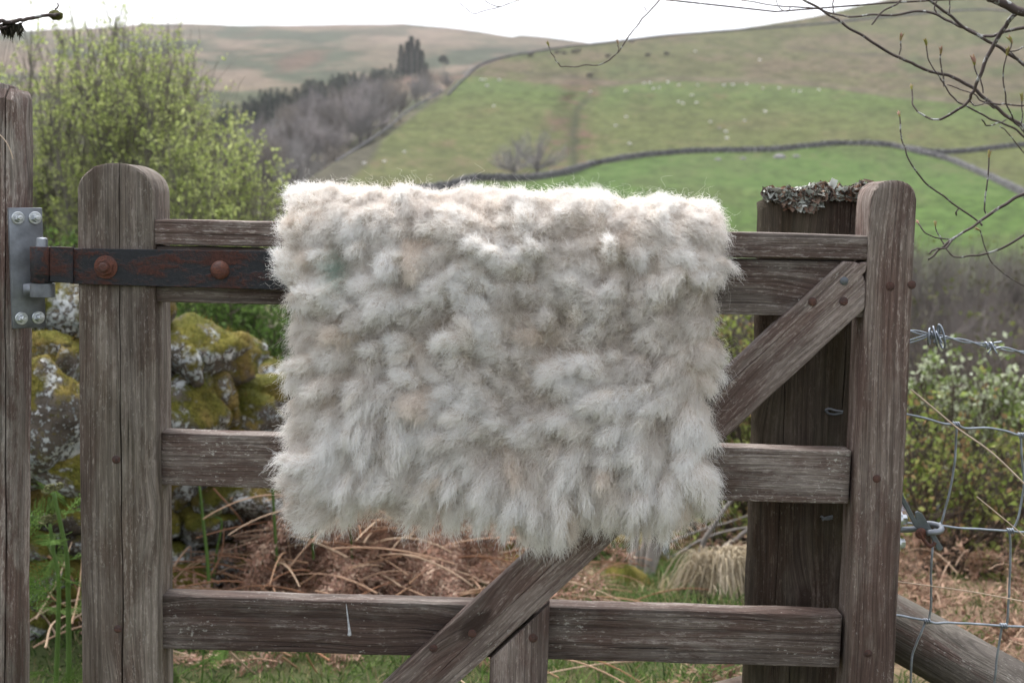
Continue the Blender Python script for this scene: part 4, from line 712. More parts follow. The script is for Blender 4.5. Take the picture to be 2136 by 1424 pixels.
def bracken(seed, N, region, Lr, curl, cols, stemc, pinn, droop=(.3, .9), hz=(.02, .3), up=(.0, .5)):
    r = np.random.default_rng(seed); Vs = []; Qs = []; Cs = []; m = 0; P_ = []; n_ = 0
    x, y, z = region(r, N); az = r.random(N) * 6.283; el = r.uniform(*up, N); d = np.stack([np.cos(az) * np.cos(el), np.sin(az) * np.cos(el), np.sin(el)], -1); L = r.uniform(*Lr, N); dr = r.uniform(*droop, N)
    t = np.linspace(0, 1, 9); base_ = np.stack([x, y, z], -1); path = base_[:, None] + d[:, None] * (L[:, None] * t)[..., None] + np.array([0, 0, -1.]) * (L[:, None] * dr[:, None] * t ** 2)[..., None] + .02 * vn3(np.stack(np.broadcast_arrays(np.arange(N)[:, None] * 3.1, t * 3, 0.), -1), seed)[..., None] * np.array([1, .5, 1])
    path[..., 2] = np.maximum(path[..., 2], gz(path[..., 0], path[..., 1]) + .01); rd = np.linspace(.0024, .0008, 9)[None] * (L[:, None] / .45); V, Q = tubes(path, rd, 4, False); Vs.append(V); Qs.append(Q); Cs.append(np.repeat(palette(stemc, N, seed + 1), 36, 0)); m = len(V)
    k = np.arange(pinn); tt = .22 + .76 * k / pinn; ii = np.minimum((tt * 8).astype(int), 7); f = (tt * 8 - ii)[None, :, None]; pb = path[:, ii] * (1 - f) + path[:, ii + 1] * f; tg = path[:, ii + 1] - path[:, ii]; tg /= np.linalg.norm(tg, axis=2, keepdims=True) + 1e-9
    upv = np.cross(tg, r.normal(size=(N, 1, 3))); upv /= np.linalg.norm(upv, axis=2, keepdims=True) + 1e-9; s_ = np.cross(tg, upv)
    for sg in (-1, 1):
        pl_ = (L[:, None] * .30 * np.sin(np.pi * np.clip(1 - tt * .98, .02, 1) ** .8 * .5 + .0)[None]) ; pl_ = L[:, None] * .28 * (1 - tt[None]) ** .7 + .01
        dd = s_ * sg + tg * .55 + curl * r.normal(size=s_.shape); dd *= pl_[..., None]; wd = np.repeat((L * .058)[:, None], pinn, 1)
        for q_ in range(8):                          # leaflets down both sides of each pinna
            dh = dd / (np.linalg.norm(dd, axis=2, keepdims=True) + 1e-9); a0 = pb + dd * ((q_ + .4) / 8.0) + curl * .012 * r.normal(size=pb.shape); ll = wd * .62 * (1 - q_ * .09)
            e = (tg * (1 if q_ % 2 else -1) + dh * .7 + curl * 1.3 * r.normal(size=pb.shape)) * ll[..., None]; w = dh * (ll * .38)[..., None] + upv * (ll * curl * .5)[..., None] * r.normal(size=ll.shape)[..., None]
            V = np.stack([a0 - w, a0 + w, a0 + e + w * .35, a0 + e - w * .35], 2).reshape(-1, 3); Vs.append(V); Qs.append(np.arange(len(V)).reshape(-1, 4) + m); m += len(V); Cs.append(np.repeat(palette(cols, len(V) // 4, seed + 9 + q_), 4, 0))
        pr_ = np.stack([pb, pb + dd * .5 + curl * .01 * r.normal(size=pb.shape), pb + dd], 2).reshape(-1, 3, 3); V, Q = tubes(pr_, np.array([[.0009, .0007, .0004]]), 3, False); Vs.append(V); Qs.append(Q + m); m += len(V); Cs.append(np.repeat(palette(stemc, len(pr_), seed + 2), 9, 0))
    return np.concatenate(Vs), np.concatenate(Qs), np.concatenate(Cs)
DEADC = [(.28, .17, .13), (.36, .24, .18), (.17, .095, .07), (.44, .33, .25), (.30, .17, .12)]
def reg_heap(r, N):
    x = np.clip(r.normal(-.50, .24, N), -1.3, .02); y = r.normal(4.12, .20, N); hgt = .42 * np.exp(-((x + .50) / .36) ** 2 - ((y - 4.15) / .28) ** 2); return x, y, gz(x, y) + hgt * r.random(N) ** .5 + .02
V, Q, C = bracken(81, 170, reg_heap, (.22, .50), .14, DEADC, [(.36, .23, .16)], 20); V2, Q2, C2 = bracken(82, 70, lambda r, N: ((lambda x, y: (x, y, gz(x, y) + .02 + .1 * r.random(N)))(r.uniform(-1.6, .5, N), r.uniform(3.4, 4.6, N))), (.2, .4), .38, DEADC, [(.32, .20, .14)], 12)
db = mesh('dead_bracken', np.vstack([V, V2]), np.vstack([Q, Q2 + len(V)]), M_DRY, None, None, False, np.vstack([C, C2])); tag(db, 'heap of crumpled red-brown dead bracken at the foot of the mossy wall', None, None, 'stuff')
# bent straw-coloured stalks thrown over the heap
r = np.random.default_rng(90); st = []; 
for a, b_, c_, D_ in (((445, 1018), (500, 1080), (510, 1105), 3.85), ((590, 1018), (600, 1120), (615, 1230), 3.8), ((600, 1185), (668, 1125), (736, 1228), 3.75), ((360, 1210), (420, 1165), (595, 1110), 3.8), ((362, 1180), (395, 1140), (398, 1165), 3.75), ((420, 1228), (460, 1160), (468, 1100), 3.78), ((670, 1100), (720, 1160), (737, 1230), 3.9), ((500, 1130), (620, 1105), (800, 1130), 3.9), ((862, 1200), (900, 1180), (970, 1172), 4.1), ((480, 1040), (525, 1022), (570, 1025), 3.9), ((590, 1370), (630, 1400), (680, 1440), 3.3), ((640, 1365), (660, 1400), (700, 1450), 3.25), ((480, 1360), (520, 1395), (560, 1424), 3.2), ((100, 1160), (140, 1190), (175, 1260), 3.1), ((70, 1200), (120, 1255), (170, 1270), 3.1), ((150, 1300), (165, 1230), (172, 1160), 3.05), ((75, 1290), (120, 1210), (150, 1130), 3.2), ((95, 1350), (110, 1300), (160, 1275), 3.0)):
    s = smooth_path([a, b_, c_], 12); st.append(PN(s[:, 0], s[:, 1], D_ + np.linspace(0, .12, 12)))
for i in range(330):
    x_, y_ = (r.normal(-.48, .26), r.normal(4.0, .2)) if i % 3 else (r.uniform(-1.3, .45), r.uniform(3.3, 4.5)); az = r.random() * 6.28; L = r.uniform(.15, .45); t = np.linspace(0, 1, 12)[:, None]; p = np.array([x_, y_, float(gz(x_, y_)) + .01 + .06 * r.random() + .40 * math.exp(-((x_ + .50) / .36) ** 2 - ((y_ - 4.1) / .3) ** 2)]) + np.array([math.cos(az), math.sin(az), 0]) * L * t + np.array([0, 0, 1.]) * L * r.uniform(.05, .5) * t * (1.1 - t); st.append(p)
V, Q = tubes(np.stack(st), np.linspace(.0032, .0016, 12)[None], 5); o = mesh('dead_stalks', V, Q, M_DRY, None, None, True, np.repeat(palette([(.42, .28, .19), (.34, .21, .13), (.50, .37, .26), (.28, .15, .09)], len(st), 3), 60, 0)); tag(o, 'bent straw-brown bracken stalks lying over the heap and grass', None, None, 'stuff')
M_SHOOT = simple('bracken_stem', (.075, .135, .028), .6, .2, 12.0); M_CROZ = simple('crozier_scales', (.17, .17, .085), .9, .5, 200.0)
def shoot(pts, D_, r0, label, crook=True, fronds=0, seed=0):
    s = smooth_path(pts, 24); p = PN(s[:, 0], s[:, 1], D_); o = empty('bracken_shoot', tuple(p[0])); tag(o, label, 'bracken', 'young green bracken shoots')
    V, Q = tubes(p[None], np.linspace(r0, r0 * .62, 24)[None], 8); mesh('stem', V, Q, M_SHOOT, o, None, True)
    if crook:
        r = np.random.default_rng(seed); tip = p[-1]; out = []
        for k in range(3):
            a = np.linspace(0, 9, 40); rr = .011 * np.exp(-a / 5.5) * (1.2 if k == 0 else .85); c0 = tip + np.array([(k - 1) * .013, 0, .010 + .004 * k]); sg = 1 if k != 1 else -1
            out.append(c0 + np.stack([sg * rr * np.cos(a + 3.6), .002 * a * 0 + .002 * np.sin(a), rr * np.sin(a + 3.6)], -1))
        V, Q = tubes(np.stack(out), np.linspace(.0028, .0011, 40)[None], 6); V2, Q2, _ = blades(V[::3], r.normal(size=V[::3].shape) * .004, .0016, np.zeros((len(V[::3]), 3)), 3); mesh('crozier', *merge((V, Q), (V2, Q2)), M_CROZ, o, None, True)
    if fronds:
        idx = np.linspace(8, 22, fronds).astype(int)
        def rg(r, N): q_ = p[idx[np.arange(N) % fronds]]; return q_[:, 0], q_[:, 1], q_[:, 2]
        V, Q, C = bracken(seed + 5, fronds, rg, (.10, .20), .06, [(.11, .20, .035), (.08, .16, .03), (.14, .23, .05)], [(.1, .17, .04)], 16, (.0, .4), up=(-.1, .7)); mesh('frond', V, Q, M_LEAF, o, None, False, C)
    return o
shoot([(116, 1440), (121, 1320), (122, 1210), (112, 1150), (104, 1092)], 2.75, .0058, 'leftmost of the pair of tall curled bracken stems between the two posts', True, 4, 1)
shoot([(144, 1440), (143, 1300), (140, 1170), (128, 1100), (112, 1028)], 2.7, .0062, 'taller curled bracken stem of the pair between the two posts', True, 5, 2)
shoot([(436, 1215), (432, 1160), (424, 1090), (418, 1030), (411, 985)], 3.75, .0058, 'straight green bracken stem nearest the hinge stile, rising over the dead heap', False, 0, 3)
shoot([(446, 1200), (452, 1150), (462, 1100), (460, 1082), (448, 1078)], 3.85, .004, 'thin hooked bracken stem right beside the one nearest the hinge stile', True, 0, 4)
shoot([(578, 1178), (575, 1130), (571, 1060), (568, 1010), (560, 960)], 3.8, .0052, 'green bracken stem under the fleece\'s lower left corner', False, 0, 5)
shoot([(654, 1165), (651, 1110), (650, 1040)], 3.9, .0042, 'green bracken stem under the fleece, second from its left corner', False, 0, 6)
shoot([(735, 1190), (733, 1140), (729, 1080)], 3.9, .0042, 'green bracken stem under the fleece, farthest from the hinge stile', False, 0, 7)
shoot([(420, 1440), (423, 1390), (424, 1350)], 3.1, .003, 'slender fern stem with a feathery frond below the bottom rail', False, 4, 8)
for i, (q_, D_, lab) in enumerate([((95, 1420), 2.6, 'low fresh fern frond at the foot of the two curled stems'), ((150, 1190), 2.85, 'light green fern frond leaning against the hinge stile, mid height'), ((120, 1060), 3.1, 'light green fern frond between the posts, in front of the mossy wall'), ((430, 1395), 3.0, 'small fern beside the hinge stile below the bottom rail'), ((90, 1250), 2.9, 'small green fern sprig beside the tall brown post')]):
    p = P(*q_, D_); o = empty('fern', tuple(p)); tag(o, lab, 'fern', 'young ferns by the gate'); V, Q, C = bracken(120 + i, 5, lambda r, N: (p.x + r.normal(size=N) * .05, p.y + r.normal(size=N) * .04, p.z - .03 + r.normal(size=N) * .05), (.10, .20), .05, [(.10, .16, .04), (.075, .13, .03), (.13, .19, .055)], [(.1, .17, .04)], 18, (.0, .5), up=(-.2, .9)); mesh('fronds', V, Q, M_LEAF, o, None, False, C)

# ------------------------------------------------------------------ shrubs and trees in the middle distance
M_WLEAF = tinted('willow_leaf', .8, .5, .1); M_BRN = simple('brown_branch', (.075, .058, .045), .9, .3, 8.0); M_GRB = simple('grey_branch', (.16, .145, .13), .9, .35, 10.0)
def shrub(name, label, cat, base_, cen, rad, stems, twigs, leaves, lsize, pal, seed, bark, group=None, thr=-.25, up=.5, twl=(.2, .5), pp=None, stem_r=.02, leaf_frac=.35, noise_sc=1.6, flat=0.0, leafmat=None, droop=.1, side=0.0):
    r = np.random.default_rng(seed); cen = np.array(cen); rad = np.array(rad); base_ = np.array(base_)
    a = r.normal(size=(stems * 6, 3)); a /= np.linalg.norm(a, axis=1, keepdims=True); e = cen + a * rad * (r.random((stems * 6, 1)) ** .4) * (1 + .38 * fbm(a * 1.9 + seed, seed, 2))[:, None]; e = e[fbm(e * noise_sc, seed, 2) > thr][:stems]; S = len(e)
    s0 = base_ + r.normal(size=(S, 3)) * np.array([.12, .12, 0]) * rad[0]; mid_ = s0 + (e - s0) * .5 + np.array([0, 0, .12]) * rad[2] + r.normal(size=(S, 3)) * .08 * rad; t = np.linspace(0, 1, 9)[None, :, None]
    st = (1 - t) ** 2 * s0[:, None] + 2 * t * (1 - t) * mid_[:, None] + t ** 2 * e[:, None]; st = st + .03 * rad[0] * vn3(np.stack(np.broadcast_arrays(np.arange(S)[:, None] * 2.7, np.linspace(0, 4, 9)[None], 0.), -1), seed)[..., None] * np.array([1, .6, .4])
    V1, Q1 = tubes(st, np.linspace(stem_r, stem_r * .22, 9)[None] * (.6 + .6 * r.random((S, 1))), 5)
    i = r.integers(0, S, twigs); u = .3 + .7 * r.random(twigs) ** .7; k = np.minimum((u * 8).astype(int), 7); f = (u * 8 - k)[:, None]; b = st[i, k] * (1 - f) + st[i, k + 1] * f; sd_ = st[i, k + 1] - st[i, k]; sd_ /= np.linalg.norm(sd_, axis=1, keepdims=True)
    d = sd_ * .7 + r.normal(size=(twigs, 3)) * .6 + np.array([side, 0, up]); d /= np.linalg.norm(d, axis=1, keepdims=True); l = r.uniform(*twl, twigs)[:, None]; t4 = np.linspace(0, 1, 6)[None, :, None]
    tw = b[:, None] + d[:, None] * l[:, None] * t4 + np.array([0, 0, 1.]) * (l[:, None] * (up * .5 - droop) * t4 ** 2) + r.normal(size=(twigs, 6, 3)) * .03 * l[:, None] * t4
    inside = (((tw[:, -1] - cen) / (rad * 1.22)) ** 2).sum(1) < 1; tw = tw[inside]; V2, Q2 = tubes(tw, np.linspace(stem_r * .2, stem_r * .07, 6)[None], 3, False)
    o = empty(name, tuple(base_)); tag(o, label, cat, group); V, Q = merge((V1, Q1), (V2, Q2)); mesh('branches', V, Q, bark, o, None, True)
    if leaves:
        cl_ = 5; L = leaves // cl_ * cl_; i = np.repeat(r.integers(0, len(tw), L // cl_), cl_); u = np.repeat(leaf_frac + (1 - leaf_frac) * r.random(L // cl_), cl_); k = np.minimum((u * 5).astype(int), 4); f = (u * 5 - k)[:, None]; b = tw[i, k] * (1 - f) + tw[i, k + 1] * f; b += r.normal(size=b.shape) * lsize * .65
        ax = r.normal(size=(L, 3)) + np.array([0, 0, .6]); ax /= np.linalg.norm(ax, axis=1, keepdims=True); w = np.cross(ax, r.normal(size=(L, 3))); w /= np.linalg.norm(w, axis=1, keepdims=True); s_ = lsize * (.5 + .9 * r.random((L, 1))); nn = np.cross(ax, w)
        V = np.stack([b, b + ax * s_ * .5 + w * s_ * .32 + nn * s_ * .1, b + ax * s_, b + ax * s_ * .5 - w * s_ * .32 + nn * s_ * .1], 1).reshape(-1, 3); C = palette(pal, L, seed + 3, .28, pp)
        mesh('foliage', V, np.arange(4 * L).reshape(L, 4), leafmat or M_LEAF, o, None, False, np.repeat(C, 4, 0))
    return o
def zc(px, py, D): return tuple(P(px, py, D))
def foot(px, D): p = P(px, 700, D); return (p.x, D, float(gz(p.x, D)) - .05)
WIL = [(.42, .48, .17), (.34, .41, .14), (.47, .52, .22), (.27, .33, .10)]
def srad(pxr, pyr, D, dr): return (pxr * D / FPX, dr, pyr * D / FPX)
shrub('willow', 'large pale green willow coming into leaf beyond the tall brown post', 'willow', foot(60, 9.5), zc(40, 300, 9.5), srad(340, 340, 9.5, 1.1), 46, 3000, 50000, .023, WIL, 201, M_GRB, 'willows coming into leaf', up=.75, twl=(.22, .6), stem_r=.022, thr=-.5, leaf_frac=.15, leafmat=M_WLEAF)
shrub('willow', 'willow top showing thin leafy shoots against the sky beside the tall post', 'willow', foot(280, 9.0), zc(290, 285, 9.0), srad(225, 255, 9.0, .9), 34, 2600, 40000, .022, WIL, 202, M_GRB, 'willows coming into leaf', up=.8, twl=(.25, .6), stem_r=.018, thr=-.5, leaf_frac=.15, leafmat=M_WLEAF)
shrub('willow', 'lower willow filling the gap between the hinge stile and the fleece', 'willow', foot(430, 8.2), zc(445, 470, 8.2), srad(185, 215, 8.2, .8), 30, 2200, 32000, .022, WIL, 203, M_GRB, 'willows coming into leaf', up=.7, twl=(.2, .45), stem_r=.015, thr=-.5, leaf_frac=.12, leafmat=M_WLEAF)
shrub('bushy_shrub', 'dense green shrub low behind the mossy wall beside the fleece', 'shrub', foot(450, 6.6), zc(450, 700, 6.6), srad(230, 130, 6.6, .6), 40, 1000, 17000, .026, [(.075, .13, .03), (.10, .165, .04), (.05, .09, .02)], 204, M_BRN, None, up=.4, twl=(.1, .3), stem_r=.012, thr=-.8, leaf_frac=.05)
shrub('bushy_shrub', 'dark shrub behind the wall between the tall post and hinge stile', 'shrub', foot(110, 6.2), zc(100, 600, 6.2), srad(170, 160, 6.2, .5), 30, 700, 9000, .028, [(.09, .15, .035), (.12, .18, .05), (.06, .10, .025)], 205, M_BRN, None, up=.4, twl=(.1, .3), stem_r=.012, thr=-.8, leaf_frac=.05)
HZ = [(.20, .25, .06), (.15, .195, .045), (.26, .28, .09), (.22, .15, .07)]
shrub('hazel_shrub', 'leafy olive green shrub seen between the fleece and the dark post', 'shrub', foot(1560, 6.2), zc(1560, 850, 6.2), srad(150, 260, 6.2, .5), 26, 800, 4800, .030, HZ, 206, M_BRN, 'olive leafed shrubs beyond the gate', up=.6, twl=(.15, .4), stem_r=.014, thr=-.6)
shrub('hazel_shrub', 'thin leafing shrub of many dark stems below the fleece\'s right corner', 'shrub', foot(1540, 5.9), zc(1530, 1090, 5.9), srad(170, 130, 5.9, .4), 24, 500, 1500, .026, HZ, 207, M_BRN, 'olive leafed shrubs beyond the gate', up=.4, twl=(.1, .35), stem_r=.012, thr=-.7)
shrub('hazel_shrub', 'green shrub with slanting brown stems behind the wire netting', 'shrub', foot(1960, 5.2), zc(2010, 1040, 5.2), srad(230, 290, 5.2, .5), 26, 800, 3800, .026, HZ, 208, M_BRN, 'olive leafed shrubs beyond the gate', up=.35, twl=(.15, .4), stem_r=.012, thr=-.45, side=.2, noise_sc=2.6)
shrub('whitebeam_shrub', 'shrub with silvery white young leaves below the barbed wire', 'shrub', foot(2010, 7.0), zc(2000, 860, 7.0), srad(170, 150, 7.0, .5), 30, 700, 3400, .036, [(.50, .55, .40), (.32, .38, .20), (.15, .21, .06), (.13, .18, .05), (.40, .45, .30)], 209, M_BRN, None, up=.6, twl=(.12, .35), stem_r=.014, thr=-.6)
shrub('whitebeam_shrub', 'smaller white leafed shrub behind the wire at the frame\'s edge', 'shrub', foot(2160, 6.6), zc(2170, 900, 6.6), srad(110, 120, 6.6, .4), 18, 400, 1800, .032, [(.42, .46, .32), (.30, .36, .18), (.15, .21, .06), (.13, .18, .05)], 210, M_BRN, None, up=.6, twl=(.12, .3), stem_r=.012, thr=-.6)
g_ = 'bare scrub below the far green field'
for i, (x_, y_, D_, rx, ry) in enumerate([(1960, 620, 26, 190, 135), (2130, 640, 24, 190, 130), (2040, 760, 20, 210, 140), (1800, 640, 27, 170, 120), (1620, 700, 27, 190, 150), (1400, 680, 28, 220, 160), (1150, 680, 30, 260, 170), (850, 660, 30, 260, 170), (2300, 640, 24, 170, 150)]):
    shrub('bare_thicket', ['bare grey-brown thicket behind the barbed wire, nearest the latch stile', 'bare grey thicket at the frame\'s edge above the barbed wire', 'lower bare thicket behind the white leafed shrub'][i] if i < 3 else 'bare thicket low in the valley, all but hidden behind gate and fleece', 'thicket', foot(x_, D_), zc(x_, y_, D_), srad(rx, ry, D_, 1.8), 60, 2600, 1100, .09, [(.10, .10, .05), (.13, .15, .05), (.09, .08, .05)], 220 + i, simple('thicket_twigs_%s' % 'abcdefghi'[i], (.17, .152, .138), .9, .35, .8), g_, up=.6, twl=(.5, 1.4), stem_r=.035, thr=-.8)
# birch-like stems, straw tussock and mossy stump beyond the gate
t_ = empty('grey_tree', foot(1380, 5.6)); tag(t_, 'clump of pale grey trunks with bare branches below the fleece, above the mossy stump', 'tree')
for i, (pts, D_, r0) in enumerate([([(1318, 1230), (1322, 1160), (1328, 1080), (1330, 900)], 4.85, .019), ([(1352, 1222), (1360, 1150), (1368, 1090), (1372, 900)], 4.9, .023), ([(1338, 1222), (1342, 1150), (1350, 1080), (1350, 900)], 4.95, .014), ([(1355, 1210), (1382, 1130), (1420, 1060), (1440, 900)], 4.9, .011)]):
    s = smooth_path(pts, 16); V, Q = tubes(PN(s[:, 0], s[:, 1], D_)[None], np.linspace(r0, r0 * .7, 16)[None], 10); mesh('trunk', V, Q, simple('pale_bark_%s' % 'abcd'[i], (.30, .27, .245), .9, .4, 14.0, 0, .002), t_, None, True)
for i, (pts, D_, r0) in enumerate([([(1362, 1170), (1400, 1160), (1450, 1130), (1500, 1110), (1580, 1095)], 5.3, .009), ([(1470, 1165), (1500, 1148), (1540, 1120), (1600, 1080)], 4.9, .013), ([(1460, 1160), (1476, 1110), (1500, 1080), (1530, 1040), (1545, 1000)], 4.95, .011), ([(1500, 1170), (1530, 1183), (1560, 1172), (1600, 1160)], 4.7, .007), ([(1360, 1140), (1450, 1110), (1560, 1075), (1620, 1060)], 5.5, .006), ([(1440, 1250), (1490, 1220), (1502, 1180), (1496, 1150)], 4.6, .005)]):
    s = smooth_path(pts, 18); w = PN(s[:, 0], s[:, 1], D_); w[:, 0] += .006 * vn3(v3(s[:, 0] * .06, i, 0), 4); w[:, 2] += .006 * vn3(v3(s[:, 0] * .06, i, 5), 4); V, Q = tubes(w[None], np.linspace(r0, r0 * .5, 18)[None], 6); mesh('branch', V, Q, M_GRB, t_, None, True)
def tussock(cx, py, D_, n, h, spread, pal, seed, name, label, dirz=1.0, w=.004):
    r = np.random.default_rng(seed); c = P(cx, py, D_); pos = np.array(c) + r.normal(size=(n, 3)) * np.array([spread * .3, spread * .3, .01]); a = r.random(n) * 6.283; t = r.random(n)
    d = np.stack([np.cos(a) * t * .75, np.sin(a) * t * .75, np.full(n, dirz)], -1) * (h * (.6 + .6 * r.random(n)))[:, None]; V, Q, C = blades(pos, d, w, palette(pal, n, seed), seed, .55); o = mesh(name, V, Q, M_DRY, None, None, False, C); return tag(o, label, 'tussock')
STR = [(.42, .35, .24), (.33, .27, .18), (.50, .43, .32)]
# a mound of long dead grass bending over on itself
r = np.random.default_rng(300); n = 1500; c = np.array(P(1502, 1262, 4.2)); a = r.random(n) * 6.283; t = np.linspace(0, 1, 9)[None, :, None]; R_ = (.03 + .13 * r.random(n) ** .8)[:, None, None]; H_ = (.20 * r.uniform(.5, 1.1, n))[:, None, None]
dv = np.stack([np.cos(a) * .8 + .12, np.sin(a) * .7, 0 * a], -1)[:, None]; p0_ = c + r.normal(size=(n, 1, 3)) * np.array([.022, .022, .003]) + np.array([-.01, 0, 0]); w = p0_ + dv * R_ * t ** 1.3 + np.array([0, 0, 1.]) * (H_ * np.sin(np.clip(t * 1.25, 0, 1.25) * np.pi * .72) * (1 - .25 * t)) + r.normal(size=(n, 1, 3)) * np.array([.02, .02, .0]) * t + np.array([.05, 0, .03]) * np.sin(a * 2)[:, None, None] * t
w[..., 2] = np.maximum(w[..., 2], c[2] - .03)
V, Q = tubes(w, np.full((1, 9), .0014), 3, False); o = mesh('straw_tussock', V, Q, M_DRY, None, None, False, np.repeat(palette(STR, n, 9), 27, 0)); tag(o, 'shaggy mound of pale straw grass beside the dark post', 'tussock')
tussock(1330, 1285, 4.25, 620, .17, .30, [(.36, .30, .18), (.12, .13, .045), (.22, .2, .1)], 301, 'grass_tussock', 'spiky half dead grass tussock in front of the pale trunks', 1.0)
tussock(1215, 1225, 4.5, 420, .14, .18, [(.40, .32, .22), (.20, .2, .09)], 302, 'grass_tussock', 'small straw tussock beside the lower end of the diagonal brace', .8)
st_ = ico(3); V = st_[0] * np.array([.11, .09, .12]) * (1 + .22 * fbm(st_[0] * 2, 3, 3))[:, None]; o = mesh('mossy_stump', V, st_[1], rock_mat('stump_moss', 1.25, .1, ((.05, .035, .02), (.10, .07, .05))), None, Matrix.Translation(P(1302, 1245, 4.55)), True); tag(o, 'mossy stump at the foot of the pale trunks', 'stump')
shrub('bramble', 'dark leafy bramble beside the diagonal brace below the fleece', 'bramble', foot(1250, 5.0), zc(1262, 1190, 5.0), srad(55, 75, 5.0, .2), 12, 160, 800, .022, [(.05, .085, .025), (.08, .12, .03)], 303, M_BRN, None, thr=-.9, twl=(.05, .15), stem_r=.006)
# low litter on the bank behind the netting
V, Q, C = bracken(310, 300, lambda r, N: ((lambda x, y: (x, y, gz(x, y) + .03 + .1 * r.random(N)))(r.uniform(.85, 3.4, N), 3.1 + 6 * r.random(N) ** 1.5)), (.25, .6), .35, [(.24, .15, .10), (.30, .20, .14), (.17, .10, .07)], [(.34, .24, .17)], 12)
tag(mesh('bracken_litter', V, Q, M_DRY, None, None, False, C), 'flattened pale bracken litter on the bank behind the netting', None, None, 'stuff')
# ------------------------------------------------------------------ dry stalks caught close to the gate
for i, (pts, D_, lab) in enumerate([([(1900, 812), (1960, 862), (2000, 895), (2070, 945), (2150, 1022), (2300, 1170)], 1.93, 'long pale dry grass stalk slanting across the wire netting'), ([(2037, 1035), (2080, 1070), (2130, 1112), (2220, 1190)], 1.93, 'short dry grass stalk slanting to the frame\'s edge by the netting'), ([(1840, 1208), (1930, 1220), (2030, 1234), (2150, 1256), (2300, 1280)], 1.94, 'thin pale stalk running nearly level across the lower netting'), ([(-30, 260), (0, 282), (15, 300), (23, 318), (27, 332)], 1.82, 'curved dry grass stalk hanging on the tall brown post')]):
    s = smooth_path(pts, 30); V, Q = tubes(PN(s[:, 0], s[:, 1], D_)[None], np.full((1, 30), .0009 + (.0005 if i == 0 else 0)), 5); tag(mesh('grass_stalk', V, Q, simple('pale_straw_%s' % 'abcd'[i], (.48, .38, .29), .8, .15, 40.0), None, None, True), lab, 'grass stalk')

# ------------------------------------------------------------------ budding branches hanging in from trees just out of the frame
M_TWG = NT('twig_bark', .7, .3); _o = M_TWG.obj(); M_TWG = M_TWG.col(M_TWG.mix(M_TWG.ramp(M_TWG.noise(_o, 60.0, 3, .6), [(.56, 0.0), (.64, 1.0)]), M_TWG.ramp(M_TWG.noise(_o, 14.0, 3), [(.3, (.045, .034, .032)), (.7, (.085, .065, .058))]), (.30, .31, .30)))
M_BUD = NT('leaf_bud', .7, .2); M_BUD = M_BUD.col(M_BUD.ramp(M_BUD.noise(M_BUD.obj(), 90.0, 2), [(.4, (.20, .20, .05)), (.62, (.30, .17, .13))]))
def budtree(lines, name, label, trunk):
    o = empty(name, trunk[0]); tag(o, label, 'tree'); s = smooth_path(trunk, 24); V, Q = tubes(s[None], np.linspace(.11, .05, 24)[None], 10); mesh('trunk', V, Q, M_BARK, o, None, True); tv = s
    for j, (pts, r0, r1, D0, D1, bud) in enumerate(lines):
        n = max(14, len(pts) * 7); s = smooth_path(pts, n); Dv = np.linspace(D0, D1, n); w = PN(s[:, 0], s[:, 1], Dv); w += .0019 * np.stack([vn3(v3(np.arange(n) * .27, j * 3.7, k), 6) for k in range(3)], -1) * (1 if r0 > .0015 else .6)
        px0, py0 = pts[0]
        if px0 > 2130 or py0 < 2 or px0 < 5:          # reaches the frame's edge: carry it on to the limb
            far = np.array(tv[-6 - (j % 8)]); ext = w[0] + (far - w[0]) * np.linspace(1, 0, 10, endpoint=False)[:, None]; ext[:, 2] += .12 * np.sin(np.linspace(0, np.pi, 10)) * (1 if py0 < 2 else .3); w = np.vstack([ext, w]); rr = np.r_[np.linspace(r0 * 2.0, r0 * .7, 10), np.linspace(r0 * .7, r1 * .75, n)]
        else: rr = np.linspace(r0, r1, n)
        V, Q = tubes(w[None], rr[None], 6); b = mesh('branch', V, Q, M_TWG, o, None, True)
        if bud:
            e = w[-1]; d = Vector(w[-1] - w[-3]).normalized(); Mx = Matrix.Translation(Vector(e)) @ d.to_track_quat('Z', 'Y').to_matrix().to_4x4(); k_ = bud * .0027
            V, Q = merge(xf(disc_stack([(.0001, -2 * k_), (k_ * .6, -k_), (k_ * .9, .8 * k_), (k_ * .5, 2.4 * k_), (.0001, 3.6 * k_)], 8), Mx), xf(disc_stack([(.0001, 0), (k_ * .55, k_), (.0001, 3.8 * k_)], 6), Mx @ Matrix.Rotation(.55, 4, 'X')), xf(disc_stack([(.0001, 0), (k_ * .5, k_), (.0001, 3.5 * k_)], 6), Mx @ Matrix.Rotation(-.5, 4, 'Y')))
            mesh('bud', V, Q, M_BUD, b, None, True)
    return o
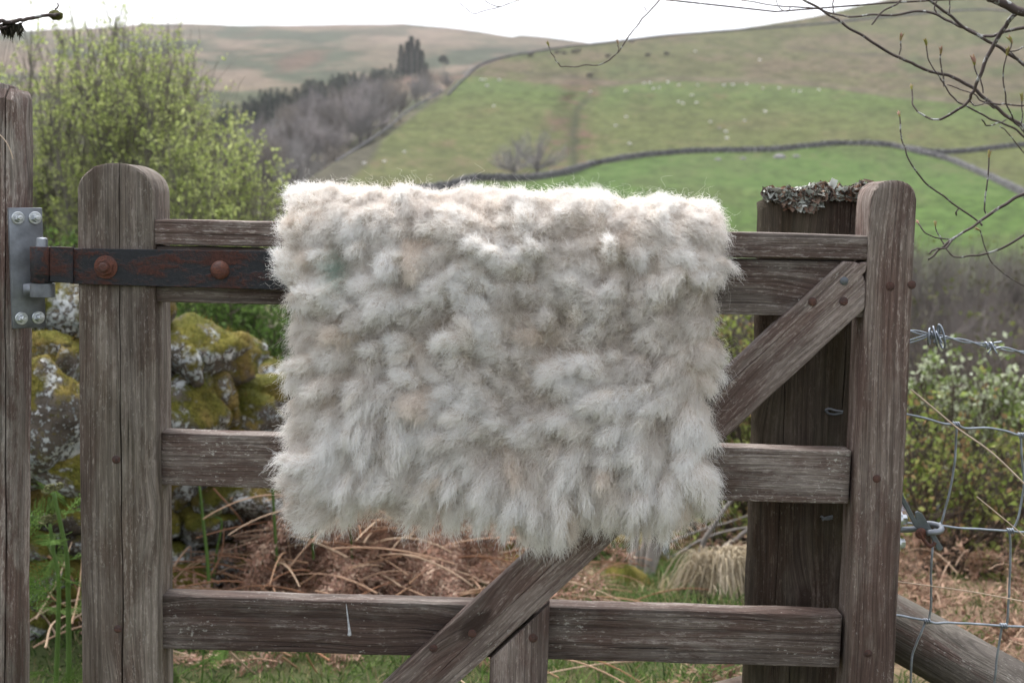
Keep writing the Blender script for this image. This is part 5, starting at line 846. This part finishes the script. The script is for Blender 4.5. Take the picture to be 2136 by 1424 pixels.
BL = [
 ([(2140, 268), (2114, 251), (2079, 226), (2048, 199), (2014, 174), (1976, 158), (1951, 152), (1913, 138), (1882, 124), (1819, 88), (1769, 58), (1725, 27), (1676, 0), (1650, -15)], .0052, .0028, 2.5, 2.5, 0),
 ([(2140, 55), (2101, 66), (2070, 74), (2045, 74), (2014, 60), (1985, 47), (1954, 31), (1913, 23), (1866, 31), (1819, 31), (1775, 35), (1741, 30), (1710, 20), (1663, 16), (1600, 9), (1545, 0)], .0048, .0014, 2.4, 2.6, 0),
 ([(2140, 137), (2101, 110), (2054, 83), (2007, 56), (1976, 28), (1938, 0), (1920, -15)], .0045, .0030, 2.45, 2.4, 0),
 ([(2150, 36), (2136, 28), (2108, 16), (2076, 0), (2060, -12)], .0105, .0095, 2.2, 2.2, 0),
 ([(2122, 27), (2105, 45), (2089, 67), (2067, 103), (2045, 157), (2032, 188), (2020, 210), (1995, 232), (1970, 246), (1945, 249), (1920, 238), (1904, 213), (1901, 185)], .0042, .0012, 2.2, 2.35, 1),
 ([(2140, 290), (2117, 269), (2082, 254), (2048, 238), (2010, 219), (1985, 200), (1970, 175), (1951, 150), (1935, 116), (1932, 91)], .0030, .0014, 2.5, 2.45, 1.2),
 ([(1970, 180), (1966, 155), (1962, 130), (1963, 108)], .0014, .0013, 2.46, 2.45, 1.2), ([(1877, 115), (1878, 100), (1879, 80)], .0012, .0012, 2.5, 2.5, 1.2),
 ([(2050, 470), (2040, 461), (1999, 433), (1965, 407), (1928, 377), (1898, 335), (1885, 301), (1877, 266), (1876, 240)], .0019, .0012, 2.3, 2.35, 1),
 ([(2140, 402), (2095, 426), (2058, 452), (2021, 478), (1984, 500), (1958, 522), (1935, 541)], .0044, .0022, 2.1, 2.1, 0), ([(1984, 500), (1970, 517), (1950, 520), (1937, 528)], .0018, .0014, 2.1, 2.08, 0),
 ([(2140, 486), (2095, 515), (2058, 528), (2021, 533), (1991, 537), (1978, 524), (1968, 505), (1956, 488), (1950, 470)], .0032, .0013, 2.15, 2.2, .9),
 ([(2140, 598), (2110, 582), (2073, 552), (2055, 515), (2045, 485), (2042, 478)], .0015, .0013, 2.2, 2.2, .8), ([(2055, 447), (2054, 420), (2060, 370), (2064, 325)], .0013, .0012, 2.2, 2.2, 1.1),
 ([(1991, 500), (1950, 496), (1925, 480), (1916, 465)], .0013, .0012, 2.12, 2.15, .8), ([(2002, 433), (1996, 440), (1995, 450), (1994, 441)], .0012, .0012, 2.2, 2.2, 0),
 ([(2136, 277), (2114, 251), (2098, 204), (2092, 150), (2101, 112)], .0022, .0015, 2.4, 2.35, 1.3), ([(2051, 194), (2046, 170), (2035, 150), (2032, 130)], .0013, .0012, 2.35, 2.35, 1.5),
 ([(2140, 140), (2110, 110), (2110, 95), (2109, 85)], .0016, .0014, 2.4, 2.4, 1.3), ([(1818, 52), (1840, 25), (1870, 8), (1885, -8)], .0018, .0018, 2.5, 2.5, 0), ([(1739, 28), (1738, 10), (1736, -8)], .0012, .0012, 2.5, 2.5, 0),
 ([(1953, 28), (1950, 15), (1958, -5)], .0013, .0013, 2.4, 2.4, 0), ([(1980, 28), (1981, 10), (1980, -2)], .0012, .0012, 2.4, 2.4, 0), ([(2020, 210), (2035, 220), (2055, 215), (2075, 226)], .0013, .0012, 2.3, 2.4, 0),
 ([(2140, 222), (2105, 219), (2079, 216), (2048, 210), (2030, 195), (1995, 183), (1975, 175)], .0024, .0014, 2.45, 2.45, 0), ([(2140, 98), (2120, 105), (2100, 108)], .0020, .0016, 2.45, 2.4, 0), ([(2140, 330), (2136, 280), (2132, 240), (2132, 205)], .0018, .0014, 2.4, 2.4, 1.2),
 ([(2048, 250), (2060, 262), (2080, 258), (2100, 250)], .0013, .0013, 2.4, 2.45, 0), ([(2136, 320), (2105, 280), (2085, 262)], .0016, .0012, 2.5, 2.5, 0),
 ([(1380, -2), (1377, 0), (1349, 28), (1330, 52), (1312, 77), (1289, 109), (1263, 131), (1218, 137), (1177, 139), (1165, 133), (1158, 124), (1148, 108), (1143, 92)], .0022, .0011, 2.6, 2.6, .9), ([(1289, 109), (1290, 98), (1289, 90)], .0009, .0009, 2.6, 2.6, .8), ([(1349, 24), (1346, 18), (1341, 14)], .0008, .0006, 2.6, 2.6, 0),
 ([(1090, -2), (1042, 15), (1015, 22), (992, 28), (981, 25), (971, 17), (960, 8), (952, -3)], .0013, .0009, 2.6, 2.6, 0), ([(1042, 14), (1025, 10), (1010, 0), (1003, -6)], .0009, .0008, 2.6, 2.6, 0),
 ([(1650, 12), (1644, 24), (1630, 21), (1621, 8), (1617, -3)], .0009, .0008, 2.55, 2.55, 0)]
budtree(BL, 'budding_tree', 'bare branches in bud reaching in beside and above the latch stile', [(2.75, 3.1, -.5), (2.7, 3.0, .5), (2.6, 2.9, 1.3), (2.5, 2.75, 1.9), (2.3, 2.6, 2.5)])
o = budtree([([(-3, 46), (15, 46), (35, 44), (52, 40), (70, 38), (90, 34), (108, 31), (120, 32), (126, 30)], .0045, .0030, 1.9, 1.95, 0), ([(116, 30), (117, 20), (121, 14), (120, 8)], .0014, .0010, 1.95, 1.95, 0), ([(-3, 52), (10, 58), (30, 56), (45, 48)], .0028, .0016, 1.9, 1.92, 0)], 'mossy_branch_tree', 'stub of a mossy branch poking in above the tall brown post', [(-1.9, 1.7, -.2), (-1.9, 1.75, .8), (-1.8, 1.8, 1.6), (-1.6, 1.85, 2.0)])
kn = ico(3); V = kn[0] * np.array([.0105, .009, .007]) * (1 + .3 * fbm(kn[0] * 3, 3, 2))[:, None]; mesh('moss_knob', V, kn[1], simple('branch_moss', (.07, .07, .02), .95, .5, 120.0, 0, .003), o, Matrix.Translation(P(117, 32, 1.95)), True)
pos = PN(np.linspace(2, 46, 160), 48 + 12 * rng.random(160), 1.91); V, Q, C = blades(pos, np.array([[0, 0, -.012]]) * np.ones((160, 1)) + rng.normal(size=(160, 3)) * .004, .003, palette([(.05, .045, .03), (.03, .03, .02)], 160, 3), 5); mesh('hanging_moss', V, Q, M_LEAF, o, None, False, C)

# ------------------------------------------------------------------ the fleece
r = np.random.default_rng(500)
FL, FR = P(622, 700, 1.80).x, P(1480, 700, 1.80).x; ZT = P(1068, 490, 1.80).z; ZBOT = P(1068, 1064, 1.80).z
Rb = .045; YF = 1.806; YK = YF + 2 * Rb; ARC = np.pi * Rb; HF = ZT - ZBOT; BACK = .34; WF = FR - FL
def hem(x): return .012 * np.sin(x * 17 + .6) + .010 * np.sin(x * 41) + .010 * np.exp(-((x + .15) / .12) ** 2)
def body_pt(a, s):                                              # a 0..1 across, s metres along: s<0 over the top and down the back
    x = FL + WF * (.5 + (a - .5) * (1 + .035 * np.exp(-((s - .01) / .06) ** 2))); z = np.where(s >= 0, ZT - s * (1 + hem(x) / HF), np.where(s > -ARC, ZT + Rb * np.sin(-s / Rb), ZT + (s + ARC)))
    y = np.where(s >= 0, YF, np.where(s > -ARC, YF + Rb * (1 - np.cos(-s / Rb)), YK)); ny = np.where(s >= 0, -1., np.where(s > -ARC, -np.cos(-s / Rb), 1.)); nz_ = np.where((s < 0) & (s > -ARC), np.sin(-s / Rb), 0.)
    ex = np.minimum(a, 1 - a) * WF; sg = np.where(a < .5, -1., 1.); tl = np.clip(1 - ex / .045, 0, 1); th = tl ** 1.5 * 1.35      # roll off at both side edges
    eb = np.clip(1 - (HF - s) / .05, 0, 1); tb = eb ** 1.5 * 1.2 * (s > 0)
    nx = sg * np.sin(th); ny2 = ny * np.cos(th) * np.cos(tb); nz2 = nz_ * np.cos(th) - np.sin(tb); y = y + (1 - np.cos(th)) * .02 * (s > -ARC / 2) + (1 - np.cos(tb)) * .014
    n = np.stack(np.broadcast_arrays(nx, ny2, nz2), -1); n /= np.linalg.norm(n, axis=-1, keepdims=True)
    return np.stack(np.broadcast_arrays(x, y, z - .0235 * x), -1), n
# height field of overlapping tufts on the (across, along) sheet, each rising from its root to a blunt or pointed end
GA, GS = 640, 720; s0_, s1_ = -ARC - BACK, HF; ua = np.linspace(0, WF, GA); us = np.linspace(s0_, s1_, GS); UA, US = np.meshgrid(ua, us, indexing='ij')
H = np.zeros((GA, GS)); DX = np.zeros((GA, GS)); DS = np.zeros((GA, GS)); TI = np.zeros((GA, GS), int); step = .026; k_ = 0; tinfo = []
for s_ in np.arange(s0_, s1_ + .02, step * .82):
    for a_ in np.arange(-.01, WF + .02, step):
        ca_, cs_ = a_ + r.normal() * .008 + (.5 * step if int(round(s_ / step)) % 2 else 0), s_ + r.normal() * .008; dn = min(1, max(0, cs_ / HF)); lw = max(0, (dn - .5) / .5)
        fx_, fs_ = float(fbm(np.array([ca_ * 8, cs_ * 8, 0.]), 71, 2)), float(fbm(np.array([ca_ * 8, cs_ * 8, 9.]), 72, 2))
        dx, ds = fx_ * 2.6 + r.normal() * .45, (.35 + 1.0 * lw) + fs_ * 1.6 + r.normal() * .3
        if cs_ < -ARC * .5: ds = -abs(ds)
        m_ = math.hypot(dx, ds) + 1e-6; dx /= m_; ds /= m_; szf = r.choice([.62, .85, 1.05, 1.45], p=[.25, .3, .27, .18]); hl = r.uniform(.021, .032) * (1 + .35 * lw) * szf; w0 = r.uniform(.013, .021) * (1 - .18 * lw) * szf; hh = r.uniform(.008, .025) * szf ** .5 * (.45 if -ARC < cs_ < .02 else 1)
        ia, ib = np.searchsorted(ua, (ca_ - .045, ca_ + .045)); ja, jb = np.searchsorted(us, (cs_ - .045, cs_ + .045))
        if ib <= ia or jb <= ja: continue
        X_, S_ = UA[ia:ib, ja:jb] - ca_, US[ia:ib, ja:jb] - cs_; u = (X_ * dx + S_ * ds) / hl; v = (-X_ * ds + S_ * dx) / (w0 * (1 - .50 * (1 + .5 * lw) * np.clip((u + 1) / 2, 0, 1) ** 2)); up_ = np.clip((u + 1) / 1.7, 0, 1) ** 1.3; dw = np.clip((1 - u) / .30, 0, 1)
        f = hh * np.sin(up_ * np.pi / 2) * np.sqrt(np.clip(1 - (1 - dw) ** 2, 0, 1)) * np.clip(1 - v * v, 0, 1) ** .6; sub = H[ia:ib, ja:jb]; m = f > sub
        sub[m] = f[m]; DX[ia:ib, ja:jb][m] = dx; DS[ia:ib, ja:jb][m] = ds; TI[ia:ib, ja:jb][m] = k_; k_ += 1
big = fbm(v3(UA * 13, US * 22, 0), 301, 3) * .016 + fbm(v3(UA * 48, US * 48, 3), 302, 3) * .009; H2 = .004 + H * 1.05 + big
for _ in range(1): H2[1:-1, 1:-1] = (H2[1:-1, 1:-1] * 2 + H2[:-2, 1:-1] + H2[2:, 1:-1] + H2[1:-1, :-2] + H2[1:-1, 2:]) / 6
H2 = H2 * np.where(US < -ARC, .6, 1); pb, nb = body_pt(UA / WF, US); OUT = pb + nb * H2[..., None]
sk = 2; A_ = OUT[::sk, ::sk]; inner = (pb - nb * .006)[::sk, ::sk]; na, ns = A_.shape[:2]
V = np.concatenate([(A_ - nb[::sk, ::sk] * .0025).reshape(-1, 3), inner.reshape(-1, 3)]); I = np.arange(na * ns).reshape(na, ns); K = I + na * ns; rim = lambda a, b: np.stack([a[:-1], a[1:], b[1:], b[:-1]], -1)
Q = np.concatenate([np.stack([I[:-1, :-1], I[1:, :-1], I[1:, 1:], I[:-1, 1:]], -1).reshape(-1, 4), np.stack([K[:-1, :-1], K[:-1, 1:], K[1:, 1:], K[1:, :-1]], -1).reshape(-1, 4), rim(I[0], K[0]), rim(K[-1], I[-1]), rim(K[:, 0], I[:, 0]), rim(I[:, -1], K[:, -1])])
km = NT('matted_wool', .95, .1); km.col(km.ramp(km.noise(km.obj(), 40.0, 4), [(.35, (.56, .50, .43)), (.65, (.72, .68, .62))]))
fleece = mesh('sheepskin_fleece', V, Q, km.m, None, None, True); tag(fleece, 'cream and grey shaggy sheep fleece folded over the top rail of the gate', 'fleece')
gu = np.gradient(OUT, axis=0); gv_ = np.gradient(OUT, axis=1); NN = np.cross(gu, gv_); NN /= np.linalg.norm(NN, axis=2, keepdims=True); NN *= np.sign((NN * nb).sum(2, keepdims=True) + 1e-9)
TU = gu / np.linalg.norm(gu, axis=2, keepdims=True); TV = gv_ / np.linalg.norm(gv_, axis=2, keepdims=True)
PT = 12; t = np.linspace(0, 1, PT)[None, :, None]; tt_ = rng.random(k_ + 1); tw_ = rng.random(k_ + 1); tip_c = np.array((.96, .945, .92)); PAL = np.array([(.96, .945, .92), (.95, .915, .87), (.82, .79, .76), (.86, .77, .68)])
def fibres(n, lo, hi, nf, flow, crimp, stray, seed, clump=.6, front=True):
    r = np.random.default_rng(seed); ss0 = -ARC * 1.15 if front else s0_; i = r.random(n) * (GA - 1.001); j = (ss0 + (HF - ss0) * r.random(n) - s0_) / (s1_ - s0_) * (GS - 1.001); ii, jj = i.astype(int), j.astype(int)
    p0 = OUT[ii, jj] + gu[ii, jj] * (i - ii)[:, None] + gv_[ii, jj] * (j - jj)[:, None]; Nn, tu, tv = NN[ii, jj], TU[ii, jj], TV[ii, jj]; base_n = nb[ii, jj]; ti = TI[ii, jj]
    dx, ds = DX[ii, jj][:, None], DS[ii, jj][:, None]; fl = tu * dx + tv * ds; sd_ = -tu * ds + tv * dx
    d = (base_n * .55 + Nn * .45) * nf + fl * flow + r.normal(size=(n, 3)) * .30; d /= np.linalg.norm(d, axis=1, keepdims=True); l = r.uniform(lo, hi, n) * (1 + .35 * np.clip(US[0, jj] / HF, 0, 1))
    cen = fbm(p0 * 170, 401, 1)[:, None] * sd_ + fbm(p0 * 170 + 40, 402, 1)[:, None] * tv                          # fibres lean into little staples
    p = p0[:, None] - Nn[:, None] * .004 + d[:, None] * l[:, None, None] * t * (1 - .12 * t) + cen[:, None] * clump * l[:, None, None] * t ** 1.5 * .5 + (fl * .35 + np.array([0, 0, -.25]))[:, None] * l[:, None, None] * t ** 2
    f1 = r.uniform(1.6, 3.2, (n, 1, 1)) * 6.283; p1 = r.random((n, 1, 1)) * 6.283; am = crimp * (.3 + .7 * t) * r.uniform(.4, 1.5, (n, 1, 1)); b1 = np.cross(d, r.normal(size=(n, 3))); b1 /= np.linalg.norm(b1, axis=1, keepdims=True); b2 = np.cross(b1, d)
    p = p + b1[:, None] * am * (np.sin(f1 * t + p1) - np.sin(p1)) + b2[:, None] * am * (np.cos(f1 * t * .85 + p1) - np.cos(p1)) + r.normal(size=(n, 1, 3)) * stray * t ** 1.6
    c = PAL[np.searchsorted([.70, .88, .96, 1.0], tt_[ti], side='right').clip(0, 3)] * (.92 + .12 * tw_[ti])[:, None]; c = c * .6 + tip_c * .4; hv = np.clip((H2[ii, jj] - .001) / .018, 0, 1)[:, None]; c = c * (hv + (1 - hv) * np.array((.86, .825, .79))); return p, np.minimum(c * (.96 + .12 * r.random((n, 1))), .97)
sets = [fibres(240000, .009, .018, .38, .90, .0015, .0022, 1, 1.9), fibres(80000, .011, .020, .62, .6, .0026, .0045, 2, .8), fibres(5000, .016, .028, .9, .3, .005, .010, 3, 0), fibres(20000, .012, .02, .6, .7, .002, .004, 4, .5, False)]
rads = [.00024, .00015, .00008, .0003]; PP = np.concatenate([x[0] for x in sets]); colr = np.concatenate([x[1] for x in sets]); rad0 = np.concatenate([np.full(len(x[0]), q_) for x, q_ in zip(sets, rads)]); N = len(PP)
gs = np.array(P(706, 562, 1.77)); gd = np.linalg.norm((PP[:, 0] - gs) * np.array([1, .2, .75]), axis=1); g = np.exp(-(gd / .015) ** 2)[:, None] * (.8 * r.random((N, 1)) ** .6); colr = colr * (1 - g) + np.array((.20, .50, .42)) * g
hc = bpy.data.hair_curves.new('wool'); hc.add_curves([PT] * N); hc.position_data.foreach_set('vector', PP.astype(np.float32).ravel())
ra = hc.attributes.new('radius', 'FLOAT', 'POINT'); ra.data.foreach_set('value', (rad0[:, None] * np.linspace(1.0, .4, PT)[None]).astype(np.float32).ravel())
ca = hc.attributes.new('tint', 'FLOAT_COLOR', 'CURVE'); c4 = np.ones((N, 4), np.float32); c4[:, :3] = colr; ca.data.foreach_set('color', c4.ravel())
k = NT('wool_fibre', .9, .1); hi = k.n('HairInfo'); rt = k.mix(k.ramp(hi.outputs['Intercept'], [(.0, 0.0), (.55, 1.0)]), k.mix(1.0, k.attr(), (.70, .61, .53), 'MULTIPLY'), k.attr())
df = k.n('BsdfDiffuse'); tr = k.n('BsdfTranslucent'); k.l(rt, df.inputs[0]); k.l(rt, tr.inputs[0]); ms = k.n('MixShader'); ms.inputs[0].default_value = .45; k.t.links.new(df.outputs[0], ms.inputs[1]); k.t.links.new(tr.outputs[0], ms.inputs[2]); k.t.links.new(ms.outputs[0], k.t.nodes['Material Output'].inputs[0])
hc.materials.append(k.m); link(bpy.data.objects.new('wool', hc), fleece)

# ------------------------------------------------------------------ the valley's thin haze
V, Q = box(-4200, 4200, -60, 4300, -40, 1500); hz_ = bpy.data.materials.new('haze_air'); hz_.use_nodes = True; nt_ = hz_.node_tree; nt_.nodes.clear(); out_ = nt_.nodes.new('ShaderNodeOutputMaterial'); pv = nt_.nodes.new('ShaderNodeVolumePrincipled')
pv.inputs['Color'].default_value = (.92, .92, .93, 1); pv.inputs['Density'].default_value = .00013; pv.inputs['Anisotropy'].default_value = .2; nt_.links.new(pv.outputs[0], out_.inputs['Volume'])
tag(mesh('haze', V, Q, hz_), kind='stuff')
